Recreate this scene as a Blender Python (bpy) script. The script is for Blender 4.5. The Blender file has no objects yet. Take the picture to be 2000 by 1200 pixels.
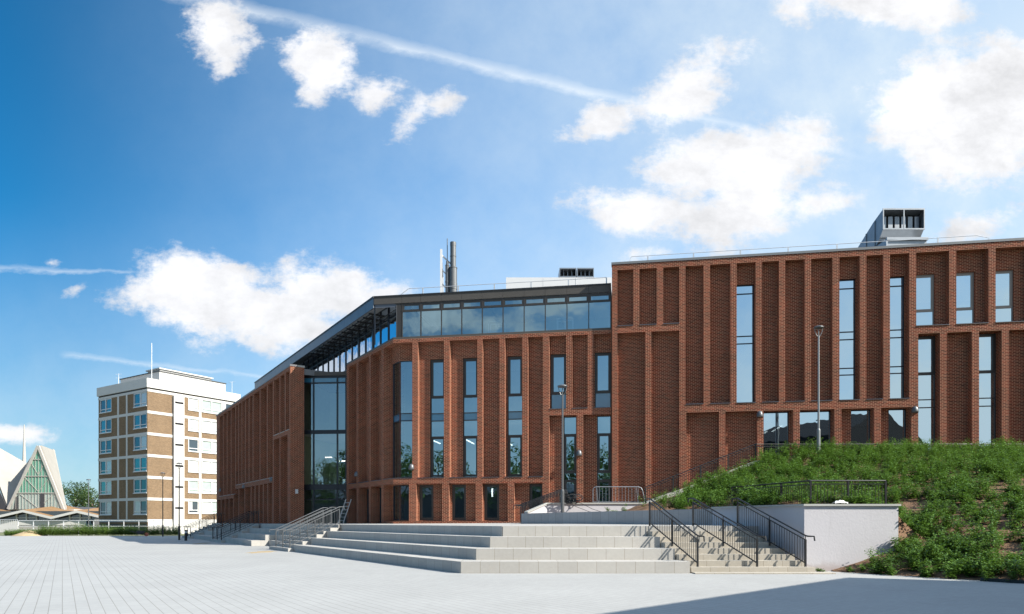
import bpy, math, random
import numpy as np
from mathutils import Vector, Matrix, noise as mnoise

random.seed(7)
scene = bpy.context.scene
COL = scene.collection
R = math.radians

# ------------------------------------------------------------------ camera
EYE = 1.6
cam_d = bpy.data.cameras.new("camera")
cam = bpy.data.objects.new("camera", cam_d)
COL.objects.link(cam)
cam.location = (0, 0, EYE)
cam.rotation_euler = (R(90), 0, 0)
cam_d.sensor_width = 36.0
cam_d.lens = 24.0
cam_d.shift_y = 419 / 2000
cam_d.clip_start = 0.1
cam_d.clip_end = 6000
scene.camera = cam

# ------------------------------------------------------------------ light
SUN = Vector((0.73, -0.325, 0.605)).normalized()       # towards the sun
sun_el = math.asin(SUN.z)
sun_az = math.atan2(SUN.x, SUN.y)
sun_d = bpy.data.lights.new("sun", 'SUN')
sun_d.energy = 5.0
sun_d.angle = R(0.5)
sun_d.color = (1.0, 0.94, 0.84)
sun = bpy.data.objects.new("sun", sun_d)
COL.objects.link(sun)
sun.rotation_euler = (-SUN).to_track_quat('-Z', 'Y').to_euler()
sun.location = (40, -20, 60)

vs = scene.view_settings
scene.display_settings.display_device = 'sRGB'
vs.view_transform = 'Standard'
vs.look = 'None'
vs.exposure = 1.10
vs.gamma = 1.0

# ------------------------------------------------------------------ node helpers
class NT:
    def __init__(self, tree):
        self.t = tree
        self.n = tree.nodes
        self.l = tree.links

    def new(self, typ, **kw):
        n = self.n.new(typ)
        for k, v in kw.items():
            setattr(n, k, v)
        return n

    def put(self, sock, val):
        if hasattr(val, 'is_output') or isinstance(val, bpy.types.NodeSocket):
            self.l.new(val, sock)
        elif val is not None:
            sock.default_value = val

    def m(self, op, a, b=None, c=None, clamp=False):
        n = self.new('ShaderNodeMath', operation=op)
        n.use_clamp = clamp
        self.put(n.inputs[0], a)
        if b is not None: self.put(n.inputs[1], b)
        if c is not None: self.put(n.inputs[2], c)
        return n.outputs[0]

    def mix(self, fac, a, b):
        n = self.new('ShaderNodeMix', data_type='RGBA')
        self.put(n.inputs[0], fac)
        self.put(n.inputs[6], a)
        self.put(n.inputs[7], b)
        return n.outputs[2]

    def ramp(self, fac, lo, hi):
        n = self.new('ShaderNodeMapRange', interpolation_type='SMOOTHSTEP')
        self.put(n.inputs[0], fac)
        n.inputs[1].default_value = lo
        n.inputs[2].default_value = hi
        return n.outputs[0]

    def noise(self, vec, scale, detail=4, rough=0.55):
        n = self.new('ShaderNodeTexNoise')
        if vec is not None: self.l.new(vec, n.inputs['Vector'])
        n.inputs['Scale'].default_value = scale
        n.inputs['Detail'].default_value = detail
        n.inputs['Roughness'].default_value = rough
        return n.outputs['Fac']

def c4(c):
    return (c[0], c[1], c[2], 1.0)

# ------------------------------------------------------------------ sky
world = bpy.data.worlds.new("World")
scene.world = world
world.use_nodes = True
w = NT(world.node_tree)
for n in list(w.n):
    w.n.remove(n)
sky = w.new('ShaderNodeTexSky', sky_type='NISHITA')
sky.sun_disc = False
sky.sun_elevation = sun_el
sky.sun_rotation = sun_az
sky.altitude = 50
sky.air_density = 1.0
sky.dust_density = 0.7
sky.ozone_density = 2.0
tc = w.new('ShaderNodeTexCoord')
sep = w.new('ShaderNodeSeparateXYZ')
w.l.new(tc.outputs['Generated'], sep.inputs[0])
dx, dy, dz = sep.outputs
ay = w.m('MAXIMUM', w.m('ABSOLUTE', dy), 0.08)
A = w.m('DIVIDE', dx, ay)
B = w.m('DIVIDE', dz, ay)
comb = w.new('ShaderNodeCombineXYZ')
w.put(comb.inputs[0], A); w.put(comb.inputs[1], B); w.put(comb.inputs[2], w.m('MULTIPLY', dy, 0.02))
P = comb.outputs[0]
warp1 = w.m('SUBTRACT', w.noise(P, 9.0, 6, 0.62), 0.5)
mp = w.new('ShaderNodeMapping'); mp.inputs['Location'].default_value = (3.7, 1.9, 0); mp.inputs['Rotation'].default_value = (0, 0, R(20))
mp.inputs['Scale'].default_value = (0.8, 1.5, 1)
w.l.new(P, mp.inputs['Vector'])
warp2 = w.m('SUBTRACT', w.noise(mp.outputs[0], 17.0, 8, 0.66), 0.5)
FP = 1333.3
def blob(u, v, ru, rv, rot=0.0, k=1.0):
    a0, b0 = (u - 1000) / FP, (1019 - v) / FP
    ca, sa = math.cos(R(rot)), math.sin(R(rot))
    da = w.m('SUBTRACT', A, a0); db = w.m('SUBTRACT', B, b0)
    p = w.m('ADD', w.m('MULTIPLY', da, ca * FP / ru), w.m('MULTIPLY', db, sa * FP / ru))
    q = w.m('ADD', w.m('MULTIPLY', da, -sa * FP / rv), w.m('MULTIPLY', db, ca * FP / rv))
    r2 = w.m('ADD', w.m('MULTIPLY', p, p), w.m('MULTIPLY', q, q))
    return w.m('MULTIPLY', w.m('SUBTRACT', 1.0, w.m('SQRT', r2)), k)
def smax(lst):
    o = lst[0]
    for x in lst[1:]:
        n = w.new('ShaderNodeMath', operation='SMOOTH_MAX')
        w.put(n.inputs[0], o); w.put(n.inputs[1], x); n.inputs[2].default_value = 0.18
        o = n.outputs[0]
    return o
blobs = smax([
    # long cumulus above the tower
    blob(395, 580, 205, 95, -6, 1.0), blob(520, 612, 210, 88, -12, 0.95), blob(650, 575, 165, 85, -6, 1.0), blob(590, 635, 130, 60, -10, 0.85), blob(300, 570, 110, 40, 0, .7),
    # top left
    blob(425, 60, 70, 110, -75 + 90, 0.8), blob(440, 130, 45, 60, 0, 0.6),
    blob(622, 130, 90, 85, -10, 1.0), blob(735, 185, 60, 50, 20, 0.7), blob(800, 235, 70, 42, 40, 0.62), blob(862, 205, 50, 36, 50, 0.5),
    # middle right
    blob(1185, 240, 110, 42, 18, 0.85), blob(1345, 170, 150, 78, 28, 0.85),
    blob(1440, 315, 240, 92, 12, 1.0), blob(1260, 412, 160, 55, -4, 0.92), blob(1430, 415, 175, 84, 30, 1.0), blob(1610, 392, 90, 42, 8, 0.75),
    # right
    blob(1900, 225, 235, 170, 10, 1.35), blob(1960, 130, 140, 90, 0, 1.0),
    blob(1715, 10, 230, 60, -4, 0.95), blob(1560, 20, 60, 50, 60, 0.6),
    blob(1915, 440, 120, 42, 20, 0.75), blob(1290, 495, 70, 22, 5, 0.55),
    # low left and farther left, out of frame
    blob(-760, 600, 620, 190, 0, 0.9),
    blob(40, 850, 95, 26, 0, 0.8), blob(100, 513, 36, 18, 0, .6), blob(150, 565, 28, 16, 30, .6),
])
dens_in = w.m('ADD', w.m('ADD', blobs, w.m('MULTIPLY', warp1, 1.25)), w.m('MULTIPLY', warp2, 1.55))
warp3 = w.m('SUBTRACT', w.noise(P, 70.0, 5, 0.7), 0.5)
dens_in = w.m('ADD', dens_in, w.m('MULTIPLY', warp3, 0.32))
behind = w.m('MULTIPLY', w.m('LESS_THAN', dy, 0.0), 0.36)
dens_in = w.m('SUBTRACT', dens_in, behind)
dens = w.ramp(dens_in, 0.02, 0.56)
# contrails: straight lines in the sky
def trail(u0, v0, u1, v1, wid, k):
    a0, b0, a1, b1 = (u0 - 1000) / FP, (1019 - v0) / FP, (u1 - 1000) / FP, (1019 - v1) / FP
    L = math.hypot(a1 - a0, b1 - b0); ex, ey = (a1 - a0) / L, (b1 - b0) / L
    da = w.m('SUBTRACT', A, a0); db = w.m('SUBTRACT', B, b0)
    t = w.m('ADD', w.m('MULTIPLY', da, ex / L), w.m('MULTIPLY', db, ey / L))
    d = w.m('ABSOLUTE', w.m('ADD', w.m('ADD', w.m('MULTIPLY', da, -ey), w.m('MULTIPLY', db, ex)), w.m('MULTIPLY', warp2, 0.022)))
    core = w.m('SUBTRACT', 1.0, w.m('DIVIDE', d, w.m('MULTIPLY', w.m('SUBTRACT', 1.45, t), wid / FP)), clamp=True)
    ends = w.m('MULTIPLY', w.ramp(t, -0.02, 0.05), w.m('SUBTRACT', 1.0, w.ramp(t, 0.8, 1.0)))
    fw = w.m('GREATER_THAN', dy, 0.0)
    return w.m('MULTIPLY', w.m('MULTIPLY', w.m('MULTIPLY', core, ends), fw), w.m('MULTIPLY', w.m('ADD', w.m('MULTIPLY', warp2, 1.9), 0.68), k), clamp=True)
trails = w.m('MAXIMUM', trail(255, -35, 1760, 325, 17, 0.62), trail(-60, 523, 300, 536, 7, 0.5))
trails = w.m('MAXIMUM', trails, trail(120, 690, 640, 750, 6, 0.35))
# thin veil that thickens to the right (towards the sun) and low down
veil = w.m('ADD', w.m('MULTIPLY', w.ramp(A, -0.82, 0.70), 0.90), w.m('MULTIPLY', w.m('SUBTRACT', 1.0, w.ramp(B, -0.05, 0.50)), 0.68))
veil = w.m('MULTIPLY', veil, w.m('ADD', 0.85, w.m('MULTIPLY', warp1, 0.7)), clamp=True)
glow = blob(2150, 150, 1150, 800, 0, 0.95)
veil = w.m('MAXIMUM', veil, w.m('MULTIPLY', w.m('MAXIMUM', glow, 0.0), w.m('GREATER_THAN', dy, 0.0)))
skyc = w.new('ShaderNodeMix', data_type='RGBA', blend_type='MULTIPLY')
skyc.inputs[0].default_value = 1.0
w.l.new(sky.outputs[0], skyc.inputs[6])
skyc.inputs[7].default_value = (0.08, 0.62, 0.88, 1)
gain = w.m('MULTIPLY', w.m('ADD', 1.0, w.m('MULTIPLY', w.ramp(A, -0.72, 0.15), 0.95)), w.m('SUBTRACT', 1.0, w.m('MULTIPLY', w.m('SUBTRACT', 1.0, w.ramp(B, -0.05, 0.45)), 0.30)))
skyg = w.new('ShaderNodeVectorMath', operation='SCALE')
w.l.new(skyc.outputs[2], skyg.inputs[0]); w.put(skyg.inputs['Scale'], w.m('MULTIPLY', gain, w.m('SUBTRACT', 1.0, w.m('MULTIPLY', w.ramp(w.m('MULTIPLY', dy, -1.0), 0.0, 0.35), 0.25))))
shade = w.m('ADD', 0.84, w.m('MULTIPLY', w.m('SUBTRACT', warp1, w.m('MULTIPLY', warp2, .8)), 0.62))
cc = w.new('ShaderNodeCombineColor')
CL = 7.25
w.put(cc.inputs[0], w.m('MULTIPLY', shade, CL)); w.put(cc.inputs[1], w.m('MULTIPLY', shade, CL * 1.0)); w.put(cc.inputs[2], w.m('MULTIPLY', shade, CL * 1.02))
c1 = w.mix(veil, skyg.outputs[0], (5.15, 5.85, 6.3, 1))
# unseen bright sheet above the view, added as fill for shaded plaza and steps
zenith_fill = w.m('MULTIPLY', w.ramp(dz, 0.63, 0.80), w.m('ADD', 0.8, warp1), clamp=True)
c1 = w.mix(w.m('MULTIPLY', zenith_fill, 0.8), c1, (5.0, 7.2, 10.6, 1))
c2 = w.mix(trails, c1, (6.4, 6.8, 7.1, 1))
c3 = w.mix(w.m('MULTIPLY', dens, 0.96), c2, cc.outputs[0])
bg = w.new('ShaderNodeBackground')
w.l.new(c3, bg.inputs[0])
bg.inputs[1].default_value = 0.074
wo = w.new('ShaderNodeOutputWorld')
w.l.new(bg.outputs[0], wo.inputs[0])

# ------------------------------------------------------------------ mesh helpers
class MB:
    def __init__(self):
        self.v = []; self.f = []
    def add(self, vs, fs):
        o = len(self.v)
        self.v.extend([tuple(p) for p in vs])
        self.f.extend([tuple(i + o for i in f) for f in fs])
    def quad(self, a, b, c, d):
        self.add([a, b, c, d], [(0, 1, 2, 3)])
    def box(self, x0, x1, y0, y1, z0, z1):
        if x1 < x0: x0, x1 = x1, x0
        if y1 < y0: y0, y1 = y1, y0
        if z1 < z0: z0, z1 = z1, z0
        v = [(x0, y0, z0), (x1, y0, z0), (x1, y1, z0), (x0, y1, z0), (x0, y0, z1), (x1, y0, z1), (x1, y1, z1), (x0, y1, z1)]
        self.add(v, [(0, 3, 2, 1), (4, 5, 6, 7), (0, 1, 5, 4), (1, 2, 6, 5), (2, 3, 7, 6), (3, 0, 4, 7)])
    def prism(self, poly, z0, z1):
        # poly counter-clockwise from above; z0,z1 numbers or functions of (x,y)
        g0 = z0 if callable(z0) else (lambda x, y: z0)
        g1 = z1 if callable(z1) else (lambda x, y: z1)
        n = len(poly)
        v = [(x, y, g0(x, y)) for x, y in poly] + [(x, y, g1(x, y)) for x, y in poly]
        f = [tuple(range(n - 1, -1, -1)), tuple(range(n, 2 * n))]
        f += [(i, (i + 1) % n, n + (i + 1) % n, n + i) for i in range(n)]
        self.add(v, f)
    def tube(self, pts, r, seg=8, cap=True):
        pts = [Vector(p) for p in pts]
        rs = r if isinstance(r, (list, tuple)) else [r] * len(pts)
        rings = []; prev = None
        for i, p in enumerate(pts):
            if i == 0: t = pts[1] - p
            elif i == len(pts) - 1: t = p - pts[i - 1]
            else: t = (pts[i + 1] - p).normalized() + (p - pts[i - 1]).normalized()
            t.normalize()
            if prev is None:
                a = Vector((0, 0, 1)) if abs(t.z) < 0.9 else Vector((1, 0, 0))
                n1 = t.cross(a).normalized()
            else:
                n1 = (prev - t * prev.dot(t)).normalized()
            prev = n1
            n2 = t.cross(n1)
            rings.append([p + (n1 * math.cos(2 * math.pi * k / seg) + n2 * math.sin(2 * math.pi * k / seg)) * rs[i] for k in range(seg)])
        v = [q for ring in rings for q in ring]; f = []
        for i in range(len(rings) - 1):
            for k in range(seg):
                a = i * seg + k; b = i * seg + (k + 1) % seg
                f.append((a, b, b + seg, a + seg))
        if cap:
            f.append(tuple(range(seg - 1, -1, -1)))
            f.append(tuple((len(rings) - 1) * seg + k for k in range(seg)))
        self.add(v, f)
    def bar(self, p, q, wx, wz=None):
        # square bar between two points
        wz = wz or wx
        p, q = Vector(p), Vector(q)
        t = (q - p).normalized()
        a = Vector((0, 0, 1)) if abs(t.z) < 0.95 else Vector((1, 0, 0))
        n1 = t.cross(a).normalized() * wx / 2; n2 = n1.cross(t).normalized() * wz / 2
        v = []
        for c in (p, q):
            v += [c + n1 + n2, c - n1 + n2, c - n1 - n2, c + n1 - n2]
        self.add(v, [(0, 1, 2, 3), (7, 6, 5, 4), (0, 4, 5, 1), (1, 5, 6, 2), (2, 6, 7, 3), (3, 7, 4, 0)])
    def lathe(self, prof, c=(0, 0, 0), seg=20, ang0=0.0, ang1=2 * math.pi):
        full = abs(ang1 - ang0 - 2 * math.pi) < 1e-6
        m = seg if full else seg + 1
        v = []
        for r, z in prof:
            for k in range(m):
                a = ang0 + (ang1 - ang0) * k / seg
                v.append((c[0] + r * math.cos(a), c[1] + r * math.sin(a), c[2] + z))
        f = []
        for i in range(len(prof) - 1):
            for k in range(seg):
                a = i * m + k; b = i * m + (k + 1) % m
                f.append((a, b, b + m, a + m))
        self.add(v, f)
    def mesh(self, name, mat, smooth=False):
        me = bpy.data.meshes.new(name)
        me.from_pydata(self.v, [], self.f)
        me.update()
        uv = me.uv_layers.new(name="UVMap")
        co = np.array(self.v, dtype=float)
        out = np.zeros((len(me.loops), 2))
        for p in me.polygons:
            n = p.normal
            ids = list(p.vertices)
            pts = co[ids]
            if abs(n.z) < 0.75:
                L = math.hypot(n.x, n.y) or 1.0
                tx, ty = -n.y / L, n.x / L
                us = pts[:, 0] * tx + pts[:, 1] * ty; vv = pts[:, 2]
            else:
                us = pts[:, 0]; vv = pts[:, 1]
            out[p.loop_start:p.loop_start + p.loop_total, 0] = us
            out[p.loop_start:p.loop_start + p.loop_total, 1] = vv
        uv.data.foreach_set("uv", out.ravel())
        if mat: me.materials.append(mat)
        if smooth:
            me.polygons.foreach_set("use_smooth", [True] * len(me.polygons))
        return me

def tag(o, label=None, cat=None, group=None, kind=None):
    if label: o['label'] = label
    if cat: o['category'] = cat
    if group: o['group'] = group
    if kind: o['kind'] = kind
    return o

def thing(name, label, cat, loc=(0, 0, 0), rz=0.0, group=None):
    o = bpy.data.objects.new(name, None)
    o.empty_display_size = 0.3
    COL.objects.link(o)
    o.location = loc; o.rotation_euler = (0, 0, rz)
    return tag(o, label, cat, group)

def part(name, mb, mat, parent, loc=None, rz=0.0, smooth=False):
    me = mb if isinstance(mb, bpy.types.Mesh) else mb.mesh(name, mat, smooth)
    o = bpy.data.objects.new(name, me)
    COL.objects.link(o)
    o.parent = parent
    if loc is not None: o.location = loc
    o.rotation_euler = (0, 0, rz)
    return o

def struct(name, mb, mat, loc=(0, 0, 0), rz=0.0, kind='structure', smooth=False):
    o = bpy.data.objects.new(name, mb.mesh(name, mat, smooth))
    COL.objects.link(o)
    o.location = loc; o.rotation_euler = (0, 0, rz)
    o['kind'] = kind
    return o

def solo(name, mb, mat, label, cat, loc=(0, 0, 0), rz=0.0, group=None, smooth=False):
    o = bpy.data.objects.new(name, mb.mesh(name, mat, smooth))
    COL.objects.link(o)
    o.location = loc; o.rotation_euler = (0, 0, rz)
    return tag(o, label, cat, group)

def dup(root, loc, rz, label=None, group=None, scale=None):
    r = root.copy(); COL.objects.link(r)
    r.location = loc; r.rotation_euler = (0, 0, rz)
    if label: r['label'] = label
    if group: r['group'] = group
    if scale: r.scale = scale
    for ch in list(root.children):
        c = ch.copy(); COL.objects.link(c); c.parent = r
        for g in list(ch.children):
            d = g.copy(); COL.objects.link(d); d.parent = c
    return r

# ------------------------------------------------------------------ materials
def mat_new(name):
    m = bpy.data.materials.new(name)
    m.use_nodes = True
    t = NT(m.node_tree)
    bs = t.n.get('Principled BSDF')
    return m, t, bs

def simple(name, col, rough=0.6, metal=0.0, var=0.12, scale=3.0, bump=0.0, spec=0.5):
    m, t, bs = mat_new(name)
    tcn = t.new('ShaderNodeTexCoord')
    nz = t.noise(tcn.outputs['Object'], scale, 5, 0.6)
    lo = tuple(max(0, x * (1 - var)) for x in col); hi = tuple(min(1, x * (1 + var)) for x in col)
    t.put(bs.inputs['Base Color'], t.mix(nz, c4(lo), c4(hi)))
    bs.inputs['Roughness'].default_value = rough
    bs.inputs['Metallic'].default_value = metal
    bs.inputs['Specular IOR Level'].default_value = spec
    if bump:
        b = t.new('ShaderNodeBump'); b.inputs['Strength'].default_value = bump; b.inputs['Distance'].default_value = 0.02
        t.put(b.inputs['Height'], t.noise(tcn.outputs['Object'], scale * 12, 4, 0.6))
        t.l.new(b.outputs[0], bs.inputs['Normal'])
    return m

def brick_mat(name, c_a, c_b, mortar, bw=0.225, rh=0.075, ms=0.011, var=0.35):
    m, t, bs = mat_new(name)
    uv = t.new('ShaderNodeUVMap')
    br = t.new('ShaderNodeTexBrick')
    br.offset = 0.5
    t.l.new(uv.outputs[0], br.inputs['Vector'])
    br.inputs['Color1'].default_value = c4(c_a)
    br.inputs['Color2'].default_value = c4(c_b)
    br.inputs['Mortar'].default_value = c4(mortar)
    br.inputs['Scale'].default_value = 1.0
    br.inputs['Mortar Size'].default_value = ms
    br.inputs['Mortar Smooth'].default_value = 0.2
    br.inputs['Bias'].default_value = 0.0
    br.inputs['Brick Width'].default_value = bw
    br.inputs['Row Height'].default_value = rh
    tcn = t.new('ShaderNodeTexCoord')
    big = t.noise(tcn.outputs['Object'], 0.45, 5, 0.6)
    fine = t.noise(tcn.outputs['Object'], 7.0, 3, 0.6)
    k = t.m('ADD', t.m('MULTIPLY', t.m('SUBTRACT', big, 0.5), var), t.m('MULTIPLY', t.m('SUBTRACT', fine, 0.5), var * 0.9))
    hsv = t.new('ShaderNodeHueSaturation')
    t.l.new(br.outputs['Color'], hsv.inputs['Color'])
    t.put(hsv.inputs['Value'], t.m('ADD', 1.0, k))
    t.l.new(hsv.outputs[0], bs.inputs['Base Color'])
    bs.inputs['Roughness'].default_value = 0.88
    bs.inputs['Specular IOR Level'].default_value = 0.2
    b = t.new('ShaderNodeBump'); b.inputs['Strength'].default_value = 0.5; b.inputs['Distance'].default_value = 0.008
    b.invert = True
    t.l.new(br.outputs['Fac'], b.inputs['Height'])
    t.l.new(b.outputs[0], bs.inputs['Normal'])
    return m

def slab_mat(name, col, bw, rh, joint, ms=0.006, var=0.12, rough=0.75, off=0.0, stain=0.0):
    m, t, bs = mat_new(name)
    uv = t.new('ShaderNodeUVMap')
    br = t.new('ShaderNodeTexBrick')
    br.offset = off
    t.l.new(uv.outputs[0], br.inputs['Vector'])
    br.inputs['Color1'].default_value = c4(tuple(x * (1 - var) for x in col))
    br.inputs['Color2'].default_value = c4(tuple(min(1, x * (1 + var)) for x in col))
    br.inputs['Mortar'].default_value = c4(joint)
    br.inputs['Scale'].default_value = 1.0
    br.inputs['Mortar Size'].default_value = ms
    br.inputs['Mortar Smooth'].default_value = 0.1
    br.inputs['Bias'].default_value = 0.0
    br.inputs['Brick Width'].default_value = bw
    br.inputs['Row Height'].default_value = rh
    tcn = t.new('ShaderNodeTexCoord')
    big = t.noise(tcn.outputs['Object'], 0.35, 6, 0.62)
    fine = t.noise(tcn.outputs['Object'], 9.0, 4, 0.65)
    k = t.m('ADD', t.m('MULTIPLY', t.m('SUBTRACT', big, 0.5), 0.35), t.m('MULTIPLY', t.m('SUBTRACT', fine, 0.5), 0.22))
    hsv = t.new('ShaderNodeHueSaturation')
    t.l.new(br.outputs['Color'], hsv.inputs['Color'])
    t.put(hsv.inputs['Value'], t.m('ADD', 1.0, k))
    col_out = hsv.outputs[0]
    if stain:
        sn = t.ramp(t.noise(tcn.outputs['Object'], 1.7, 5, 0.7), 0.52, 0.78)
        col_out = t.mix(t.m('MULTIPLY', sn, stain), col_out, (0.30, 0.23, 0.15, 1))
    t.put(bs.inputs['Base Color'], col_out)
    bs.inputs['Roughness'].default_value = rough
    bs.inputs['Specular IOR Level'].default_value = 0.3
    return m

def glass_mat(name, refl=0.30, tint=(0.36, 0.47, 0.50), gcol=(0.72, 0.88, 1.0), wob=0.015):
    m, t, bs = mat_new(name)
    t.n.remove(bs)
    out = t.n.get('Material Output')
    tcn = t.new('ShaderNodeTexCoord')
    b = t.new('ShaderNodeBump'); b.inputs['Strength'].default_value = wob; b.inputs['Distance'].default_value = 0.3
    t.put(b.inputs['Height'], t.noise(tcn.outputs['Object'], 0.9, 2, 0.5))
    gl = t.new('ShaderNodeBsdfGlossy'); gl.inputs['Roughness'].default_value = 0.0
    gl.inputs['Color'].default_value = c4(gcol)
    t.l.new(b.outputs[0], gl.inputs['Normal'])
    tr = t.new('ShaderNodeBsdfTransparent'); tr.inputs['Color'].default_value = c4(tint)
    lw = t.new('ShaderNodeFresnel'); lw.inputs['IOR'].default_value = 1.5
    fac = t.m('ADD', t.m('MULTIPLY', lw.outputs[0], 1.0), refl, clamp=True)
    mx = t.new('ShaderNodeMixShader')
    t.put(mx.inputs[0], fac)
    t.l.new(tr.outputs[0], mx.inputs[1]); t.l.new(gl.outputs[0], mx.inputs[2])
    t.l.new(mx.outputs[0], out.inputs['Surface'])
    return m

def panel_mat(name, col, rough=0.08, spec=0.8, coat=0.6):
    m, t, bs = mat_new(name)
    tcn = t.new('ShaderNodeTexCoord')
    nz = t.noise(tcn.outputs['Object'], 1.5, 3, 0.5)
    t.put(bs.inputs['Base Color'], t.mix(nz, c4(tuple(x * 0.85 for x in col)), c4(tuple(x * 1.15 for x in col))))
    bs.inputs['Roughness'].default_value = rough
    bs.inputs['Specular IOR Level'].default_value = spec
    bs.inputs['Coat Weight'].default_value = coat
    return m

def emit_mat(name, col, st):
    m, t, bs = mat_new(name)
    bs.inputs['Base Color'].default_value = (0.8, 0.8, 0.8, 1)
    bs.inputs['Emission Color'].default_value = c4(col)
    bs.inputs['Emission Strength'].default_value = st
    return m

def leaf_mat(name, dark, light):
    m, t, bs = mat_new(name)
    geo = t.new('ShaderNodeNewGeometry')
    tcn = t.new('ShaderNodeTexCoord')
    nz = t.noise(tcn.outputs['Object'], 0.9, 3, 0.6)
    k = t.m('ADD', t.m('MULTIPLY', geo.outputs['Random Per Island'], 0.65), t.m('MULTIPLY', nz, 0.45), clamp=True)
    colr = t.mix(k, c4(dark), c4(light))
    t.put(bs.inputs['Base Color'], colr)
    bs.inputs['Roughness'].default_value = 0.45
    bs.inputs['Specular IOR Level'].default_value = 0.4
    tl = t.new('ShaderNodeBsdfTranslucent')
    t.put(tl.inputs['Color'], t.mix(0.5, colr, (0.12, 0.22, 0.02, 1)))
    mx = t.new('ShaderNodeMixShader'); mx.inputs[0].default_value = 0.25
    out = t.n.get('Material Output')
    t.l.new(bs.outputs[0], mx.inputs[1]); t.l.new(tl.outputs[0], mx.inputs[2])
    t.l.new(mx.outputs[0], out.inputs['Surface'])
    return m

M = {}
M['brick'] = brick_mat('red_brick', (0.152, 0.025, 0.011), (0.045, 0.010, 0.007), (0.52, 0.290, 0.180), ms=0.0092, var=0.55)
M['tower_brick'] = brick_mat('tan_brick', (0.185, 0.118, 0.066), (0.115, 0.072, 0.040), (0.24, 0.185, 0.13), ms=0.010, var=0.55)
M['coping'] = simple('grey_coping', (0.16, 0.165, 0.17), 0.5, 0.3)
M['sill'] = simple('dark_sill', (0.10, 0.10, 0.11), 0.4, 0.3)
M['frame'] = simple('bronze_frame', (0.050, 0.044, 0.040), 0.4, 0.4, 0.08)
M['frame_light'] = simple('taupe_frame', (0.20, 0.18, 0.16), 0.4, 0.3, 0.08)
M['frame_blue'] = simple('dark_mullion', (0.025, 0.030, 0.038), 0.35, 0.5, 0.08)
M['fascia'] = simple('charcoal_fascia', (0.062, 0.055, 0.048), 0.6, 0.1, 0.15)
M['fascia_side'] = panel_mat('slate_fascia_panel', (0.070, 0.082, 0.105), 0.4, 0.5, 0.1)
M['glass'] = glass_mat('window_glass', 0.40, gcol=(0.58, 0.85, 1.0))
M['glass_bright'] = glass_mat('bright_window_glass', 0.62, (0.16, 0.21, 0.24), gcol=(0.76, 0.92, 1.0))  # same glazing as the centre windows, with brighter reflection built into the colours
M['glass_roof'] = glass_mat('roof_glass', 0.34, (0.74, 0.88, 0.90), (0.55, 0.85, 1.0))
M['glass_side'] = glass_mat('side_glass', 0.55, (0.30, 0.40, 0.45), (0.75, 0.86, 1.0), 0.03)
M['glass_hall'] = glass_mat('entrance_glass', 0.32, (0.86, 0.90, 0.87), (0.60, 0.85, 1.0), 0.02)
M['spandrel'] = panel_mat('blue_spandrel', (0.030, 0.150, 0.25), 0.05, 1.0, 1.0)
M['room_wall'] = simple('room_wall', (0.42, 0.44, 0.40), 0.9, 0, 0.1)
M['room_green'] = simple('lobby_wall', (0.50, 0.58, 0.42), 0.9, 0, 0.1)
M['room_floor'] = simple('room_floor', (0.16, 0.15, 0.14), 0.6, 0, 0.1)
M['ceiling'] = simple('white_ceiling', (0.72, 0.72, 0.70), 0.9, 0, 0.05)
M['tube'] = emit_mat('lit_tube', (1.0, 0.96, 0.88), 2.5)
M['galv'] = simple('galvanised_steel', (0.24, 0.26, 0.285), 0.4, 0.75, 0.25, 2.0)
M['steel'] = simple('pale_steel', (0.55, 0.56, 0.57), 0.4, 0.5, 0.12)
M['white_metal'] = simple('white_paint', (0.541, 0.549, 0.558), 0.45, 0.0, 0.05)
M['black_metal'] = simple('black_paint', (0.020, 0.021, 0.023), 0.4, 0.2, 0.2)
M['grey_metal'] = simple('grey_paint', (0.115, 0.12, 0.125), 0.4, 0.4, 0.1)
M['mid_metal'] = simple('mid_grey_paint', (0.22, 0.23, 0.235), 0.4, 0.4, 0.1)
M['render'] = simple('white_render', (0.459, 0.447, 0.467), 0.92, 0, 0.05, 1.2, 0.25, 0.2)
def stain_wall(m):
    t = NT(m.node_tree); bs = t.n.get('Principled BSDF')
    src = bs.inputs['Base Color'].links[0].from_socket
    tcn = t.new('ShaderNodeTexCoord'); sp = t.new('ShaderNodeSeparateXYZ'); t.l.new(tcn.outputs['Object'], sp.inputs[0])
    mp_ = t.new('ShaderNodeMapping'); mp_.inputs['Scale'].default_value = (7, 7, 0.5); t.l.new(tcn.outputs['Object'], mp_.inputs['Vector'])
    streak = t.ramp(t.noise(mp_.outputs[0], 1.0, 4, 0.6), 0.55, 0.8)
    c1 = t.mix(t.m('MULTIPLY', streak, 0.14), src, (0.22, 0.21, 0.20, 1))
    lim = t.m('ADD', 0.05, t.m('MULTIPLY', t.noise(tcn.outputs['Object'], 1.6, 5, 0.7), 0.55))
    splash = t.m('SUBTRACT', 1.0, t.ramp(t.m('DIVIDE', sp.outputs[2], lim), 0.25, 1.15))
    c2 = t.mix(t.m('MULTIPLY', splash, 0.42), c1, (0.23, 0.15, 0.11, 1))
    t.l.new(c2, bs.inputs['Base Color'])
stain_wall(M['render'])
M['concrete'] = simple('pale_concrete', (0.377, 0.361, 0.336), 0.85, 0, 0.12, 1.5, 0.2, 0.2)
M['white_wall'] = simple('white_concrete', (0.492, 0.484, 0.467), 0.85, 0, 0.06, 1.2, 0.1, 0.2)
M['shade_concrete'] = simple('grey_concrete', (0.328, 0.316, 0.295), 0.9, 0, 0.15, 1.1, 0.1, 0.2)
M['paving'] = slab_mat('block_paving', (0.298, 0.299, 0.291), 0.105, 0.21, (0.26, 0.26, 0.25), 0.003, 0.035, 0.75, 0.5)
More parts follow.
